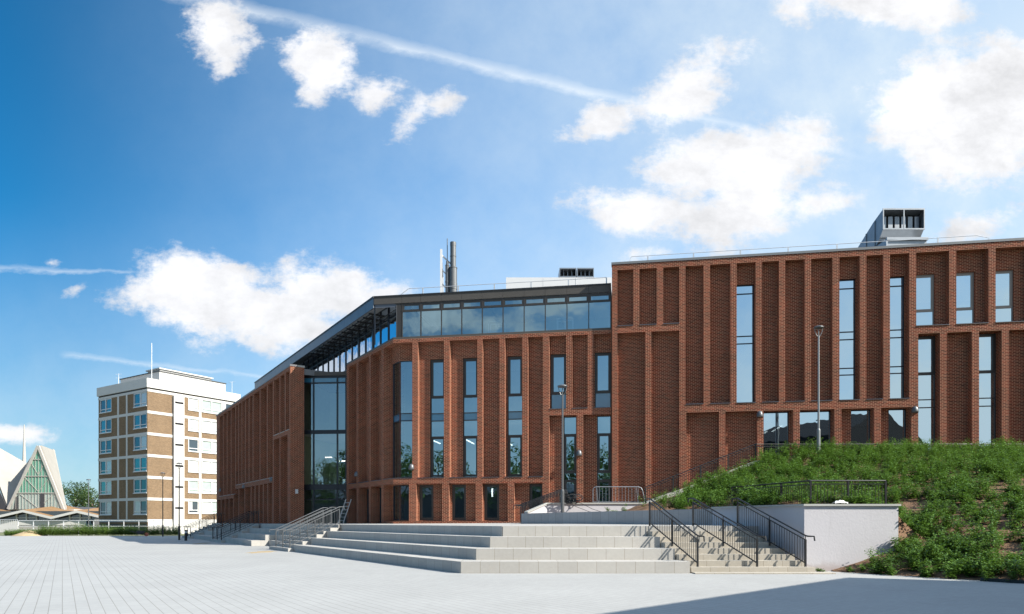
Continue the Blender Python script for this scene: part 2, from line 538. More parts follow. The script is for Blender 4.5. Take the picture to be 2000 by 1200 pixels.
def row_joints(m):
    t = NT(m.node_tree); bs = t.n.get('Principled BSDF')
    src = bs.inputs['Base Color'].links[0].from_socket
    uv = t.new('ShaderNodeUVMap'); sp = t.new('ShaderNodeSeparateXYZ'); t.l.new(uv.outputs[0], sp.inputs[0])
    fr_ = t.m('ABSOLUTE', t.m('SUBTRACT', t.m('FRACT', t.m('DIVIDE', sp.outputs[1], 0.21)), 0.5))
    line = t.ramp(fr_, 0.455, 0.485)
    tcn = t.new('ShaderNodeTexCoord')
    amt = t.m('MULTIPLY', line, t.m('ADD', 0.25, t.m('MULTIPLY', t.noise(tcn.outputs['Object'], 0.8, 3, 0.6), 0.8)), clamp=True)
    spots = t.ramp(t.noise(tcn.outputs['Object'], 5.0, 2, 0.5), 0.74, 0.80)
    c = t.mix(amt, src, (0.13, 0.12, 0.105, 1))
    c = t.mix(t.m('MULTIPLY', spots, 0.3), c, (0.12, 0.115, 0.10, 1))
    t.l.new(c, bs.inputs['Base Color'])
row_joints(M['paving'])
M['terrace'] = slab_mat('terrace_paving', (0.328, 0.320, 0.303), 0.6, 0.6, (0.205, 0.197, 0.180), 0.006, 0.06, 0.75, 0.5)
M['step'] = slab_mat('granite_step', (0.353, 0.340, 0.316), 0.6, 5.0, (0.156, 0.131, 0.098), 0.005, 0.05, 0.7, 0.0, 0.10)
M['stair'] = slab_mat('granite_stair', (0.353, 0.324, 0.275), 0.6, 5.0, (0.164, 0.131, 0.098), 0.005, 0.06, 0.7, 0.0, 0.18)
M['stone'] = slab_mat('grey_stone', (0.279, 0.287, 0.295), 0.42, 5.0, (0.148, 0.148, 0.148), 0.005, 0.07, 0.75, 0.0)
M['coping_stone'] = simple('pale_coping_stone', (0.361, 0.361, 0.336), 0.8, 0, 0.08, 2.0)
M['ground'] = simple('grass_ground', (0.12, 0.13, 0.06), 0.95, 0, 0.3, 0.3)
M['soil'] = simple('brown_soil', (0.143, 0.089, 0.057), 0.98, 0, 0.45, 2.2, 0.9, 0.1)
M['sand'] = simple('sand', (0.328, 0.254, 0.156), 0.95, 0, 0.25, 3.0, 0.5, 0.1)
M['leaf'] = leaf_mat('shrub_leaf', (0.026, 0.070, 0.012), (0.145, 0.265, 0.042))
M['weed'] = leaf_mat('weed_leaf', (0.04, 0.075, 0.014), (0.15, 0.23, 0.045))
M['tree_leaf'] = leaf_mat('tree_leaf', (0.016, 0.034, 0.010), (0.06, 0.105, 0.022))
M['stem'] = simple('stem_green', (0.07, 0.08, 0.03), 0.8)
M['bark'] = simple('bark', (0.09, 0.065, 0.045), 0.95, 0, 0.3, 4.0, 0.5)
M['roof_brown'] = simple('copper_brown_roof', (0.20, 0.115, 0.050), 0.8, 0.0, 0.4, 1.0)
M['green_glass'] = panel_mat('green_glazing', (0.13, 0.30, 0.22), 0.22, 0.6, 0.3)
M['grey_glaze'] = panel_mat('grey_glazing', (0.30, 0.36, 0.33), 0.25, 0.6, 0.3)
M['chapel'] = simple('weathered_concrete', (0.30, 0.285, 0.26), 0.9, 0, 0.2, .5, 0.1, 0.2)
M['dark'] = simple('dark_void', (0.016, 0.016, 0.018), 0.95, spec=0.05)
M['dark_glass'] = panel_mat('dark_window', (0.030, 0.036, 0.042), 0.04, 1.0, 1.0)
M['blue_glass'] = panel_mat('sky_window', (0.05, 0.070, 0.098), 0.06, 0.5, 0.3)
M['curtain'] = panel_mat('curtained_window', (0.42, 0.43, 0.43), 0.10, 0.6, 0.4)
M['slate'] = simple('dark_slate', (0.045, 0.045, 0.05), 0.6, 0, 0.2)
M['cloth'] = simple('white_cloth', (0.8, 0.8, 0.8), 0.9)
M['rust'] = simple('orange_tin', (0.35, 0.10, 0.05), 0.6)

# ------------------------------------------------------------------ frames on the building
class Frame:
    """local x along the wall, local y inwards, z up"""
    def __init__(self, P, d):
        L = math.hypot(*d)
        self.P = (P[0], P[1]); self.d = (d[0] / L, d[1] / L)
        self.n = (-self.d[1], self.d[0]); self.rz = math.atan2(self.d[1], self.d[0])
    def w(self, s, y=0.0):
        return (self.P[0] + self.d[0] * s + self.n[0] * y, self.P[1] + self.d[1] * s + self.n[1] * y)
    def at(self, u, dep=0.0):
        k = (u - 1000) / FP
        px = self.P[0] + self.n[0] * dep; py = self.P[1] + self.n[1] * dep
        return (k * py - px) / (self.d[0] - k * self.d[1])
    def loc(self, base):
        return (self.P[0] - base[0], self.P[1] - base[1], -base[2])

D1 = (-0.5500, 0.8350)          # direction of the receding wings and of the paving rows
NW = (-0.8350, -0.5500)         # outward normal of the receding wings
FR = Frame((5.62, 38.40), (1, -0.1627))
FC = Frame((-7.09, 40.77), (1, -0.1627))
FE = Frame((-7.09, 40.77), (0.55, -0.835))
FW = Frame((-15.49, 47.70), (0.55, -0.835))
FWE = Frame((-15.49, 47.70), (0.835, 0.55))
FG = Frame((-14.95, 48.90), (4.0, -0.32))

def grid_minus(a, b, c, d, holes):
    ss = sorted({a, b, *[min(max(h[0], a), b) for h in holes], *[min(max(h[1], a), b) for h in holes]})
    zs = sorted({c, d, *[min(max(h[2], c), d) for h in holes], *[min(max(h[3], c), d) for h in holes]})
    out = []
    for i in range(len(ss) - 1):
        for j in range(len(zs) - 1):
            sm, zm = (ss[i] + ss[i + 1]) / 2, (zs[j] + zs[j + 1]) / 2
            if ss[i + 1] - ss[i] < 1e-5 or zs[j + 1] - zs[j] < 1e-5: continue
            if any(h[0] < sm < h[1] and h[2] < zm < h[3] for h in holes): continue
            out.append((ss[i], ss[i + 1], zs[j], zs[j + 1]))
    return out

def hole_sides(mb, h, y0, y1, skip=()):
    a, b, c, d = h[:4]
    if 'l' not in skip: mb.quad((a, y0, c), (a, y1, c), (a, y1, d), (a, y0, d))
    if 'r' not in skip: mb.quad((b, y1, c), (b, y0, c), (b, y0, d), (b, y1, d))
    if 'b' not in skip: mb.quad((a, y0, c), (b, y0, c), (b, y1, c), (a, y1, c))
    if 't' not in skip: mb.quad((a, y1, d), (b, y1, d), (b, y0, d), (a, y0, d))

def facade(s0, s1, z0, z1, recs, dep=0.34):
    """recs: (a,b,c,d, [windows], depth or None, open side)"""
    mb = MB()
    for q in grid_minus(s0, s1, z0, z1, [r[:4] for r in recs]):
        mb.quad((q[0], 0, q[2]), (q[1], 0, q[2]), (q[1], 0, q[3]), (q[0], 0, q[3]))
    for r in recs:
        a, b, c, d, wins = r[:5]
        dp = r[5] if len(r) > 5 and r[5] else dep
        op = r[6] if len(r) > 6 else ''
        k = 0.439 * dp
        a2 = a + k if op == 'l' else a
        b2 = b - k if op == 'r' else b
        if op != 'l': mb.quad((a, 0, c), (a, dp, c), (a, dp, d), (a, 0, d))
        if op != 'r': mb.quad((b, dp, c), (b, 0, c), (b, 0, d), (b, dp, d))
        if c > z0 + 1e-4: mb.quad((a, 0, c), (b, 0, c), (b2, dp, c), (a2, dp, c))
        mb.quad((a2, dp, d), (b2, dp, d), (b, 0, d), (a, 0, d))
        for q in grid_minus(a2, b2, c, d, wins):
            mb.quad((q[0], dp, q[2]), (q[1], dp, q[2]), (q[1], dp, q[3]), (q[0], dp, q[3]))
        for h in wins:
            hole_sides(mb, h, dp, dp + 0.30)
    return mb

def window(parent, fr, base, h, y, trans=(), sash=(), spand=(), mull=(), fmat='frame', gmat='glass', fw=0.05, sw=0.11):
    """framed window filling hole h at depth y; sash/spand are (z0,z1) rows"""
    a, b, c, d = h[:4]
    e = 0.004
    a += e; b -= e; c += e; d -= e
    fb = MB(); y0, y1 = y + 0.02, y + 0.10
    fb.box(a, a + fw, y0, y1, c, d); fb.box(b - fw, b, y0, y1, c, d)
    fb.box(a + fw, b - fw, y0, y1, c, c + fw); fb.box(a + fw, b - fw, y0, y1, d - fw, d)
    cuts = [c + fw] + sorted(trans) + [d - fw]
    for z in trans:
        fb.box(a + fw, b - fw, y0 + 0.004, y1 - 0.004, z - 0.025, z + 0.025)
    for x in mull:
        fb.box(x - 0.03, x + 0.03, y0 - 0.004, y1 + 0.004, c + fw + 0.002, d - fw - 0.002)
    for (z0, z1) in sash:
        x0, x1 = a + fw, b - fw
        yy0, yy1 = y0 + 0.012, y1 - 0.012
        fb.box(x0, x0 + sw, yy0, yy1, z0, z1); fb.box(x1 - sw, x1, yy0, yy1, z0, z1)
        fb.box(x0 + sw, x1 - sw, yy0, yy1, z0, z0 + sw); fb.box(x0 + sw, x1 - sw, yy0, yy1, z1 - sw, z1)
    L = fr.loc(base)
    wo_ = part('window', fb, M[fmat], parent, L, fr.rz)
    pb, sb = MB(), MB()
    for i in range(len(cuts) - 1):
        zc = (cuts[i] + cuts[i + 1]) / 2
        is_sp = any(z0 < zc < z1 for z0, z1 in spand)
        tgt = MB() if is_sp else pb
        tgt.quad((a + 0.01, y + 0.065, cuts[i]), (b - 0.01, y + 0.065, cuts[i]), (b - 0.01, y + 0.065, cuts[i + 1]), (a + 0.01, y + 0.065, cuts[i + 1]))
        if is_sp: part('spandrel_panel', tgt, M['spandrel'], wo_)
    if pb.f: part('pane', pb, M[gmat], wo_)
    return wo_

# ================================================================== SETTING: ground
g = MB(); g.box(-1500, 1500, -1500, 2500, -1.0, -0.03)
struct('ground', g, M['ground'])
pl = MB()
# plaza sheet in the frame of the paving rows
PA = Frame((0, 0), (0.55, -0.835))
def pl_local(x, y):
    return (x * PA.d[0] + y * PA.d[1], x * PA.n[0] + y * PA.n[1])
poly = [(-130, -30), (45, -60), (45, 30), (10, 76.2), (-60, 76.2), (-130, 76.2)]
lp = [pl_local(*p) for p in poly]
pl.prism([(p[0], p[1]) for p in lp], -0.30, 0.0)
struct('plaza', pl, M['paving'], (0, 0, 0), PA.rz)

# terrace, steps and stairs ------------------------------------------------
S1 = (-1.58, 21.10)
OFF = (0.42, 0.96)
def Sk(k):                      # corner of riser k (0..4)
    return (S1[0] + OFF[0] * k, S1[1] + OFF[1] * k)
def along(p, q):
    return (p[0] + D1[0] * q, p[1] + D1[1] * q)
def perp(p, r):                 # inward from the left edge
    return (p[0] - NW[0] * r, p[1] - NW[1] * r)
RIS = 0.36
T0 = 4 * RIS                    # 1.44
XR = [5.50, 5.26, 4.99, 4.72]
S4 = Sk(3)
def tz(x, y):
    df = y - S4[1]
    # distance from the left line
    dl = -((x - S4[0]) * NW[0] + (y - S4[1]) * NW[1])
    return T0 + 0.0085 * max(0.0, min(df, dl))
mit = Vector((OFF[0], OFF[1])).normalized()
tb = MB()
Mt = (S4[0] + mit.x * 22, S4[1] + mit.y * 22)
rightfar = (9.5, 46.0)
tb.prism([S4, (8.7, S4[1]), (9.6, 46.0), Mt], -0.2, tz)
Lf = along(S4, 46.0)
tb.prism([S4, Mt, perp(Lf, 16.0), Lf], -0.2, lambda x, y: tz(x, y))
struct('terrace', tb, M['terrace'])

def seat_block(parent, q0, q1, front=False):
    """seating steps along the left edge from q0 to q1 (metres along the wing direction)"""
    for k in range(3):
        mb = MB()
        z1 = RIS * (k + 1)
        a0, a1 = Sk(k), Sk(k + 1)
        base = lambda p, q: along(p, q)
        # project q onto each riser line so that end faces are square to the line
        def on(p, q):
            dq = (p[0] - S1[0]) * D1[0] + (p[1] - S1[1]) * D1[1]
            return along(p, q - dq)
        if front:
            polyk = [a0, (XR[k], a0[1]), (XR[k], a1[1]), a1, on(a1, q1), on(a0, q1)]
        else:
            polyk = [on(a0, q0), on(a1, q0), on(a1, q1), on(a0, q1)]
        ox, oy = a0
        lp_ = [((x - ox) * 1.0, (y - oy) * 1.0) for x, y in polyk]
        mb.prism(lp_, -0.05, z1 - (0.0 if k < 3 else 0.003))
        part('step', mb, M['step'], parent, (ox - parent.location[0], oy - parent.location[1], 0))
t = thing('seating_steps', 'broad pale granite seating steps wrapping the front corner of the terrace', 'steps', (S1[0], S1[1], 0))
seat_block(t, 0, 18.2, True)
# the top riser of the seating is the edge of the terrace: face slabs
def riser_face(name, pts, parent, mat, z0=-0.05):
    mb = MB()
    for i in range(len(pts) - 1):
        a, b = pts[i], pts[i + 1]
        d = Vector((b[0] - a[0], b[1] - a[1])).normalized(); n = Vector((d.y, -d.x)) * 0.04
        mb.add([(a[0] + n.x, a[1] + n.y, z0), (b[0] + n.x, b[1] + n.y, z0), (b[0], b[1], z0), (a[0], a[1], z0),
                (a[0] + n.x, a[1] + n.y, T0), (b[0] + n.x, b[1] + n.y, T0), (b[0], b[1], T0 + .003), (a[0], a[1], T0 + .003)],
               [(0, 1, 5, 4), (4, 5, 6, 7), (1, 2, 6, 5), (3, 0, 4, 7)])
    lx, ly = parent.location[0], parent.location[1]
    mb.v = [(x - lx, y - ly, z) for x, y, z in mb.v]
    return part(name, mb, mat, parent)
def onq(p, q):
    dq = (p[0] - S1[0]) * D1[0] + (p[1] - S1[1]) * D1[1]
    return along(p, q - dq)
riser_face('top_step', [onq(S4, 18.2), S4, (XR[3], S4[1])], t, M['step'])

def stairs_left(q0, q1, label):
    """flight of eight risers running up from the plaza, square to the left edge"""
    o = onq(S1, q0)
    t = thing('stone_stairs', label, 'stairs', (o[0], o[1], 0))
    for k in range(7):
        r0 = -0.30 + k * 0.38
        r1 = r0 + 0.38 + (0.0 if k < 6 else 0.12)
        p0 = onq(S1, q0); p1 = onq(S1, q1)
        poly_ = [perp(p0, r0), perp(p0, r1), perp(p1, r1), perp(p1, r0)]
        mb = MB(); mb.prism([(x - o[0], y - o[1]) for x, y in poly_], -0.05, 0.18 * (k + 1))
        part('stair_step', mb, M['step'], t)
    rr = [perp(onq(S1, q1), 2.48), perp(onq(S1, q0), 2.48)]
    riser_face('top_stair', rr, t, M['step'])
    return t
stairs_left(18.22, 22.2, 'pale stone stairs under the three pale handrails left of the seating corner')
blk = thing('seating_steps', 'short pale seating block with a sunlit end, standing between two sets of handrails', 'steps', (*onq(S1, 28.0), 0))
seat_block(blk, 28.0, 36.6)
riser_face('top_step', [onq(S4, 36.6), onq(S4, 28.0)], blk, M['step'])
mid = thing('seating_steps', 'recessed shaded stone steps in the gap left of the entrance stairs', 'steps', (*onq(S1, 22.25), 0))
for k in range(3):
    p0, p1 = onq(S1, 22.22), onq(S1, 27.98)
    r0 = 1.1 + k * 0.45
    poly_ = [perp(p0, r0), perp(p0, r0 + .45), perp(p1, r0 + .45), perp(p1, r0)]
    o = mid.location
    mb = MB(); mb.prism([(x - o[0], y - o[1]) for x, y in poly_], -0.05, RIS * (k + 1))
    part('step', mb, M['step'], mid)
riser_face('top_step', [perp(onq(S1, 27.98), 2.48), perp(onq(S1, 22.22), 2.48)], mid, M['step'])
stairs_left(36.62, 41.4, 'shaded stone stairs under the dark handrails below the brick wing')
blk = thing('seating_steps', 'long shaded seating block at the foot of the brick wing', 'steps', (*onq(S1, 41.42), 0))
seat_block(blk, 41.42, 51.5)
riser_face('top_step', [onq(S4, 51.5), onq(S4, 41.42)], blk, M['step'])
stairs_left(51.52, 56.5, 'farthest stone stairs beside the bollard and tall lamp post')

# right hand stairs
def lerp(a, b, t_): return (a[0] + (b[0] - a[0]) * t_, a[1] + (b[1] - a[1]) * t_)
RS0 = (5.56, 21.20); RS1 = (4.72, 24.02); RE0 = (9.42, 21.20); RE1 = (8.36, 24.02)
t = thing('stone_stairs', 'cream stone stairs climbing beside the white rendered wall', 'stairs', (RS0[0], RS0[1], 0))
for k in range(7):
    f0, f1 = k / 7.0, (k + 1) / 7.0
    poly_ = [lerp(RS0, RS1, f0), lerp(RE0, RE1, f0), lerp(RE0, RE1, f1), lerp(RS0, RS1, f1)]
    poly_[0] = (poly_[0][0] + 0.006, poly_[0][1]); poly_[3] = (poly_[3][0] + 0.006, poly_[3][1])
    mb = MB(); mb.prism([(x - RS0[0], y - RS0[1]) for x, y in poly_], -0.05, 0.18 * (k + 1))
    part('stair_step', mb, M['stair'], t)
mb = MB(); mb.box(0.02, 4.3, -0.42, 0.0, -0.05, 0.035)
part('base_slab', mb, M['stair'], t)
riser_face('top_stair', [(4.72, 24.03), (8.60, 24.03)], t, M['stair'])
# cheek filling between the seating ends and the stairs
mb = MB()
for k in range(4):
    y0 = Sk(k)[1]; y1 = Sk(k + 1)[1] if k < 3 else 24.02
    def xs(y): return RS0[0] + (RS1[0] - RS0[0]) * (y - RS0[1]) / (RS1[1] - RS0[1])
    if k < 3 and xs(y1) > XR[k] + 0.01:
        pass
# ================================================================== UNIVERSITY BUILDING
BASE = (0.0, 45.0, 0.0)
bld = thing('university_building', 'long red brick university building with deep vertical fins and a dark glazed top storey', 'building', BASE)

def V1(wn):   # helper for tall windows on the right block
    return wn
# ---- right block
top_z, rt = 16.04, 15.73
recs = []
def add(a, b, c, d, wins=(), dp=None, op=''):
    recs.append((a, b, c, d, list(wins), dp, op))
for a, b in ((.31, 1.18), (1.53, 2.47), (2.82, 3.70)): add(a, b, 12.57, rt)
for a, b in ((.31, 1.84), (2.18, 3.70)): add(a, b, 1.0, 12.18)
add(4.04, 4.99, 8.07, rt); add(5.35, 6.42, 8.07, rt)
RW = []
h = (6.76, 7.74, 8.09, 14.67); RW.append((h, dict(trans=(14.18, 11.84, 11.43), fmat='frame_blue'))); add(6.75, 7.75, 8.07, rt, [h])
add(8.08, 8.95, 8.07, rt); add(9.28, 10.27, 8.07, rt); add(10.60, 11.69, 8.07, rt)
h = (12.04, 12.97, 8.09, 14.67); RW.append((h, dict(trans=(14.18, 11.84, 11.43, 9.88, 9.52), fmat='frame_blue'))); add(12.03, 13.05, 8.07, rt, [h])
add(13.38, 14.20, 8.07, rt)
h = (14.55, 15.41, 8.09, 14.67); RW.append((h, dict(trans=(14.18, 11.84, 11.43, 9.88, 9.52), fmat='frame_blue'))); add(14.54, 15.48, 8.07, rt, [h])
for a, b in ((15.82, 17.41), (17.75, 19.27), (19.61, 21.2), (21.55, 23.1), (23.45, 25.0)):
    h = (a + .01, a + 1.07, 11.90, 14.70)
    RW.append((h, dict(trans=(12.76,), sash=((12.785, 14.65),), fmat='frame_light', sw=0.09))); add(a, b, 11.86, rt, [h])
add(4.07, 5.82, 1.0, 7.63); add(6.16, 7.82, 1.0, 7.63)
for (a, b, wa, wb, mu) in ((8.16, 9.68, 8.18, 9.56, (8.92,)), (10.02, 11.78, 10.04, 11.72, ()), (12.14, 13.75, 12.72, 13.73, ()), (14.10, 15.57, 14.6, 15.5, ())):
    h = (wa, wb, 4.5, 7.61); RW.append((h, dict(trans=(5.75,), mull=mu, fmat='frame_blue'))); add(a, b, 1.0, 7.63, [h])
for a, b, wn in ((15.92, 16.97, 1), (17.31, 18.49, 0), (18.83, 19.90, 1), (20.24, 21.3, 0), (21.65, 22.8, 1), (23.15, 24.3, 0)):
    if wn:
        h = (a + .01, a + 1.03, 4.5, 11.43)
        RW.append((h, dict(trans=(9.40, 8.07, 7.65), sash=((9.43, 11.38),), fmat='frame', sw=0.10))); add(a, b, 1.0, 11.47, [h])
    else:
        add(a, b, 1.0, 11.47)
part('brick_wall', facade(0.0, 27.0, 1.0, top_z, recs, 0.39), M['brick'], bld, FR.loc(BASE), FR.rz)
for h, kw in RW:
    window(bld, FR, BASE, h, 0.39 + 0.08, gmat='glass_bright', **kw)
cp = MB(); cp.box(-0.03, 27.0, -0.03, 0.42, top_z, 16.17)
part('coping', cp, M['coping'], bld, FR.loc(BASE), FR.rz)
for r in recs:
    if r[2] > 2:
        sl = MB(); sl.box(r[0], r[1], -0.035, 0.385, r[2] + 0.002, r[2] + 0.035)
        part('sill', sl, M['sill'], bld, FR.loc(BASE), FR.rz)
# left flank of the block and roof
fl = MB(); fl.quad((0, 16, 1.0), (0, 0, 1.0), (0, 0, top_z), (0, 16, top_z))
part('side_wall', fl, M['brick'], bld, FR.loc(BASE), FR.rz)
rf = MB(); rf.box(0.02, 27.0, 0.42, 16, 15.6, 15.9)
part('roof', rf, M['coping'], bld, FR.loc(BASE), FR.rz)

# ---- centre block
recs = []
ct, cr = 12.47, 12.26
CD = 0.50
CW = []
hC = (0.439 * CD + 0.0, 1.165, 4.22, 11.30)
add(0.0, 1.17, 4.17, cr, [hC], CD, 'l')
hCg = (0.439 * CD + 0.0, 0.965, 1.68, 3.80)
add(0.0, 0.97, 1.60, 3.83, [hCg], CD, 'l')
kw_tall = dict(trans=(8.98, 8.05, 7.61, 6.66), sash=((9.01, 11.22), (4.28, 6.63)), spand=((7.61, 8.05),))
for a, b, wa, wb in ((1.52, 3.11, 2.17, 3.10), (3.46, 5.12, 4.17, 5.11), (5.44, 6.43, 0, 0), (6.77, 7.77, 6.85, 7.76), (8.12, 8.99, 0, 0)):
    if wb:
        h = (wa, wb, 4.21, 11.29); CW.append((h, kw_tall)); add(a, b, 4.17, cr, [h])
    else: add(a, b, 4.17, cr)
for a, b, wa, wb in ((9.35, 10.33, 9.40, 10.32), (10.67, 11.55, 0, 0), (11.89, 12.88, 11.94, 12.87)):
    if wb:
        h = (wa, wb, 8.09, 11.31); CW.append((h, dict(trans=(9.0,), sash=((9.03, 11.25),), spand=((8.1, 9.0),)))); add(a, b, 8.06, cr, [h])
    else: add(a, b, 8.06, cr)
for a, b, wa, wb in ((9.35, 10.92, 10.14, 10.91), (11.30, 12.88, 12.06, 12.87)):
    h = (wa, wb, 2.50, 7.68); CW.append((h, dict(trans=(6.65, 4.42, 4.0), sash=((4.45, 6.62), (2.55, 3.97))))); add(a, b, 1.0, 7.70, [h])
for a, b, wa, wb in ((1.42, 3.0, 1.5, 2.38), (3.42, 5.02, 3.51, 4.37), (5.42, 6.93, 5.46, 6.37), (7.31, 8.96, 8.15, 8.95)):
    h = (wa, wb, 1.68, 3.79); CW.append((h, dict(sash=((1.73, 3.74),), sw=0.10))); add(a, b, 1.62, 3.83, [h])
part('brick_wall', facade(0.0, 12.885, 1.0, ct, recs), M['brick'], bld, FC.loc(BASE), FC.rz)
for h, kw in CW:
    window(bld, FC, BASE, h, 0.34 + 0.10, **kw)
window(bld, FC, BASE, hC, CD + 0.0, trans=(8.12, 7.68), spand=((7.68, 8.12),), fmat='frame_blue')
window(bld, FC, BASE, hCg, CD + 0.0, fmat='frame_blue')
cp = MB(); cp.prism([(0.0, 0.0), (12.88, 0.0), (12.88, 0.30), (0.13, 0.30)], ct, 12.60)
part('coping', cp, M['fascia'], bld, FC.loc(BASE), FC.rz)
for r in recs:
    if r[2] > 2:
        k = 0.439 * r[5] if r[6] == 'l' else 0
        d_ = r[5] or 0.34
        sl = MB()
        sl.prism([(r[0] + (0.0 if k else 0), -0.03), (r[1], -0.03), (r[1], d_ - .005), (r[0] + k, d_ - .005)], r[2] + 0.002, r[2] + 0.03)
        part('sill', sl, M['sill'], bld, FC.loc(BASE), FC.rz)

# ---- wing wall beside the entrance
recs = []
hE = (-1.25, -0.439 * CD, 4.22, 11.30)
add(-1.48, 0.0, 4.17, cr, [hE], CD, 'r')
hEg = (-1.20, -0.439 * CD, 1.68, 3.80)
add(-1.48, 0.0, 1.60, 3.83, [hEg], CD, 'r')
EW = []
for a, b in ((-7.63, -6.10), (-5.75, -3.92), (-3.57, -1.84)):
    add(a, b, 4.17, cr, [], CD)
    h = (a + .08, a + 1.15, 1.5, 3.80); EW.append(h); add(a, b, 1.0, 3.83, [h], CD)
part('brick_wall', facade(-8.02, 0.0, 1.0, ct, recs), M['brick'], bld, FE.loc(BASE), FE.rz)
for h in EW: window(bld, FE, BASE, h, CD + 0.06, fmat='frame_blue')
window(bld, FE, BASE, hE, CD + 0.0, trans=(8.12, 7.68), spand=((7.68, 8.12),), fmat='frame_blue')
window(bld, FE, BASE, hEg, CD + 0.0, fmat='frame_blue')
cp = MB(); cp.prism([(-8.04, 0.0), (0.0, 0.0), (-0.13, 0.30), (-8.04, 0.30)], ct, 12.60)
part('coping', cp, M['fascia'], bld, FE.loc(BASE), FE.rz)
en = MB(); en.quad((-8.02, 3.0, 1.0), (-8.02, 0, 1.0), (-8.02, 0, ct), (-8.02, 3.0, ct))
part('side_wall', en, M['brick'], bld, FE.loc(BASE), FE.rz)
for r in recs:
    if r[2] > 2:
        k = 0.439 * r[5] if r[6] == 'r' else 0
        sl = MB()
        sl.prism([(r[0], -0.03), (r[1], -0.03), (r[1] - k, CD - .005), (r[0], CD - .005)], r[2] + 0.002, r[2] + 0.03)
        part('sill', sl, M['sill'], bld, FE.loc(BASE), FE.rz)

# ---- far left wing
recs = []
WD = 0.80
fins = [-25.9, -23.82, -21.92, -20.05, -18.03, -16.76, -15.42, -14.03, -12.62, -11.17, -8.76, -6.41, -4.60]
hw = 0.15
for i in range(len(fins) - 1):
    a, b = fins[i] + hw, fins[i + 1] - hw
    add(a, b, 4.12 if b < -18 else 4.92, 12.22, [], WD)
add(-4.42, -2.90, 8.05, 12.22, [], WD) if False else None
for a, b in ((-4.42, -2.88), (-2.62, -1.48), (-1.18, -0.26)): add(a, b, 8.05, 12.22, [], WD)
for a, b in ((-4.66 + .24, -2.88), (-2.60, -0.72)): add(a, b, 1.0, 7.75, [], WD)
for lst, zt in (([-27.0 + .0, -24.9, -23.0, -21.03, -19.05], 3.78), ([-19.05, -16.7, -14.27, -11.9, -10.48, -9.08, -7.68, -6.3, -4.80], 4.57)):
    for i in range(len(lst) - 1):
        add(lst[i] + 0.16, lst[i + 1] - 0.16, 1.0, zt, [], WD)
part('brick_wall', facade(-27.3, 0.0, 0.6, ct, recs), M['brick'], bld, FW.loc(BASE), FW.rz)
cp = MB(); cp.box(-27.5, 0.03, -0.03, 0.5, ct, 12.60)
part('coping', cp, M['sill'], bld, FW.loc(BASE), FW.rz)
for r in recs:
    if r[2] > 2:
        sl = MB(); sl.box(r[0], r[1], -0.04, 0.795, r[2] + 0.002, r[2] + 0.035)
        part('sill', sl, M['coping_stone'], bld, FW.loc(BASE), FW.rz)
en = MB()
en.quad((0, 0, 0.6), (0.97, 0, 0.6), (0.97, 0, ct), (0, 0, ct)); en.quad((0.97, 0, 0.6), (0.97, 3, 0.6), (0.97, 3, ct), (0.97, 0, ct))
part('end_wall', en, M['brick'], bld, FWE.loc(BASE), FWE.rz)
cp = MB(); cp.box(0.5, 1.0, -0.03, 3, ct, 12.60)
part('coping', cp, M['coping_stone'], bld, FWE.loc(BASE), FWE.rz)
rf = MB(); rf.box(-27.2, -0.05, 0.9, 12, 12.0, 12.4); rf.box(-27.3, -27.2, 0, 12, 0.6, 12.4)
part('roof', rf, M['coping'], bld, FW.loc(BASE), FW.rz)

# ---- entrance curtain wall
gw = 4.15
mulls = [FG.at(u) for u in (592.7, 612.5, 659.0, 676.0)]
fb = MB()
zsT = [(1.35, 1.42), (3.14, 3.22), (3.86, 4.26), (7.86, 8.14), (11.45, 11.55), (11.86, 12.0)]
for m_ in mulls + [-0.15, gw]:
    fb.box(m_ - .045, m_ + .045, -0.06, 0.10, 1.3, 12.0)
for z0, z1 in zsT:
    fb.box(-0.2, gw, -0.03, 0.07, z0, z1)
cw = part('entrance_screen', fb, M['frame_blue'], bld, FG.loc(BASE), FG.rz)
pb = MB(); sb = MB()
for z0, z1 in ((1.42, 3.14), (3.22, 3.86), (4.26, 7.86), (8.14, 11.45)):
    pb.quad((-0.2, 0.02, z0), (gw, 0.02, z0), (gw, 0.02, z1), (-0.2, 0.02, z1))
sb.quad((-0.2, 0.02, 11.55), (gw, 0.02, 11.55), (gw, 0.02, 11.86), (-0.2, 0.02, 11.86))
part('pane', pb, M['glass_hall'], cw)
part('spandrel_panel', sb, M['spandrel'], cw)
rf = MB(); rf.box(-0.9, gw + 0.5, -0.15, 9, 12.0, 12.26)
part('canopy_roof', rf, M['fascia'], bld, FG.loc(BASE), FG.rz)
# lobby
lb = MB(); lb.quad((-1.5, 6.5, 1.2), (6.5, 6.5, 1.2), (6.5, 6.5, 12), (-1.5, 6.5, 12))
lb.quad((-0.4, 0.2, 1.2), (-0.4, 6.5, 1.2), (-0.4, 6.5, 12), (-0.4, 0.2, 12))
lb.quad((6.5, 6.5, 1.2), (6.5, 0.2, 1.2), (6.5, 0.2, 12), (6.5, 6.5, 12))
part('lobby_wall', lb, M['room_green'], bld, FG.loc(BASE), FG.rz)
sb = MB(); sb.box(-0.38, 6.4, 0.15, 6.4, 3.9, 4.22); sb.box(-0.38, 6.4, 0.15, 6.4, 7.9, 8.1); sb.box(-0.38, 6.4, 0.1, 6.4, 1.0, 1.36)
part('floor_slab', sb, M['ceiling'], bld, FG.loc(BASE), FG.rz)
db = MB(); db.box(0.9, 1.9, 5.8, 6.4, 4.25, 7.0); db.box(2.3, 3.4, 5.9, 6.4, 4.25, 6.6); db.box(2.0, 2.1, 2.0, 2.1, 4.25, 6.9)
part('lobby_door', db, M['dark'], bld, FG.loc(BASE), FG.rz)
lt = MB()
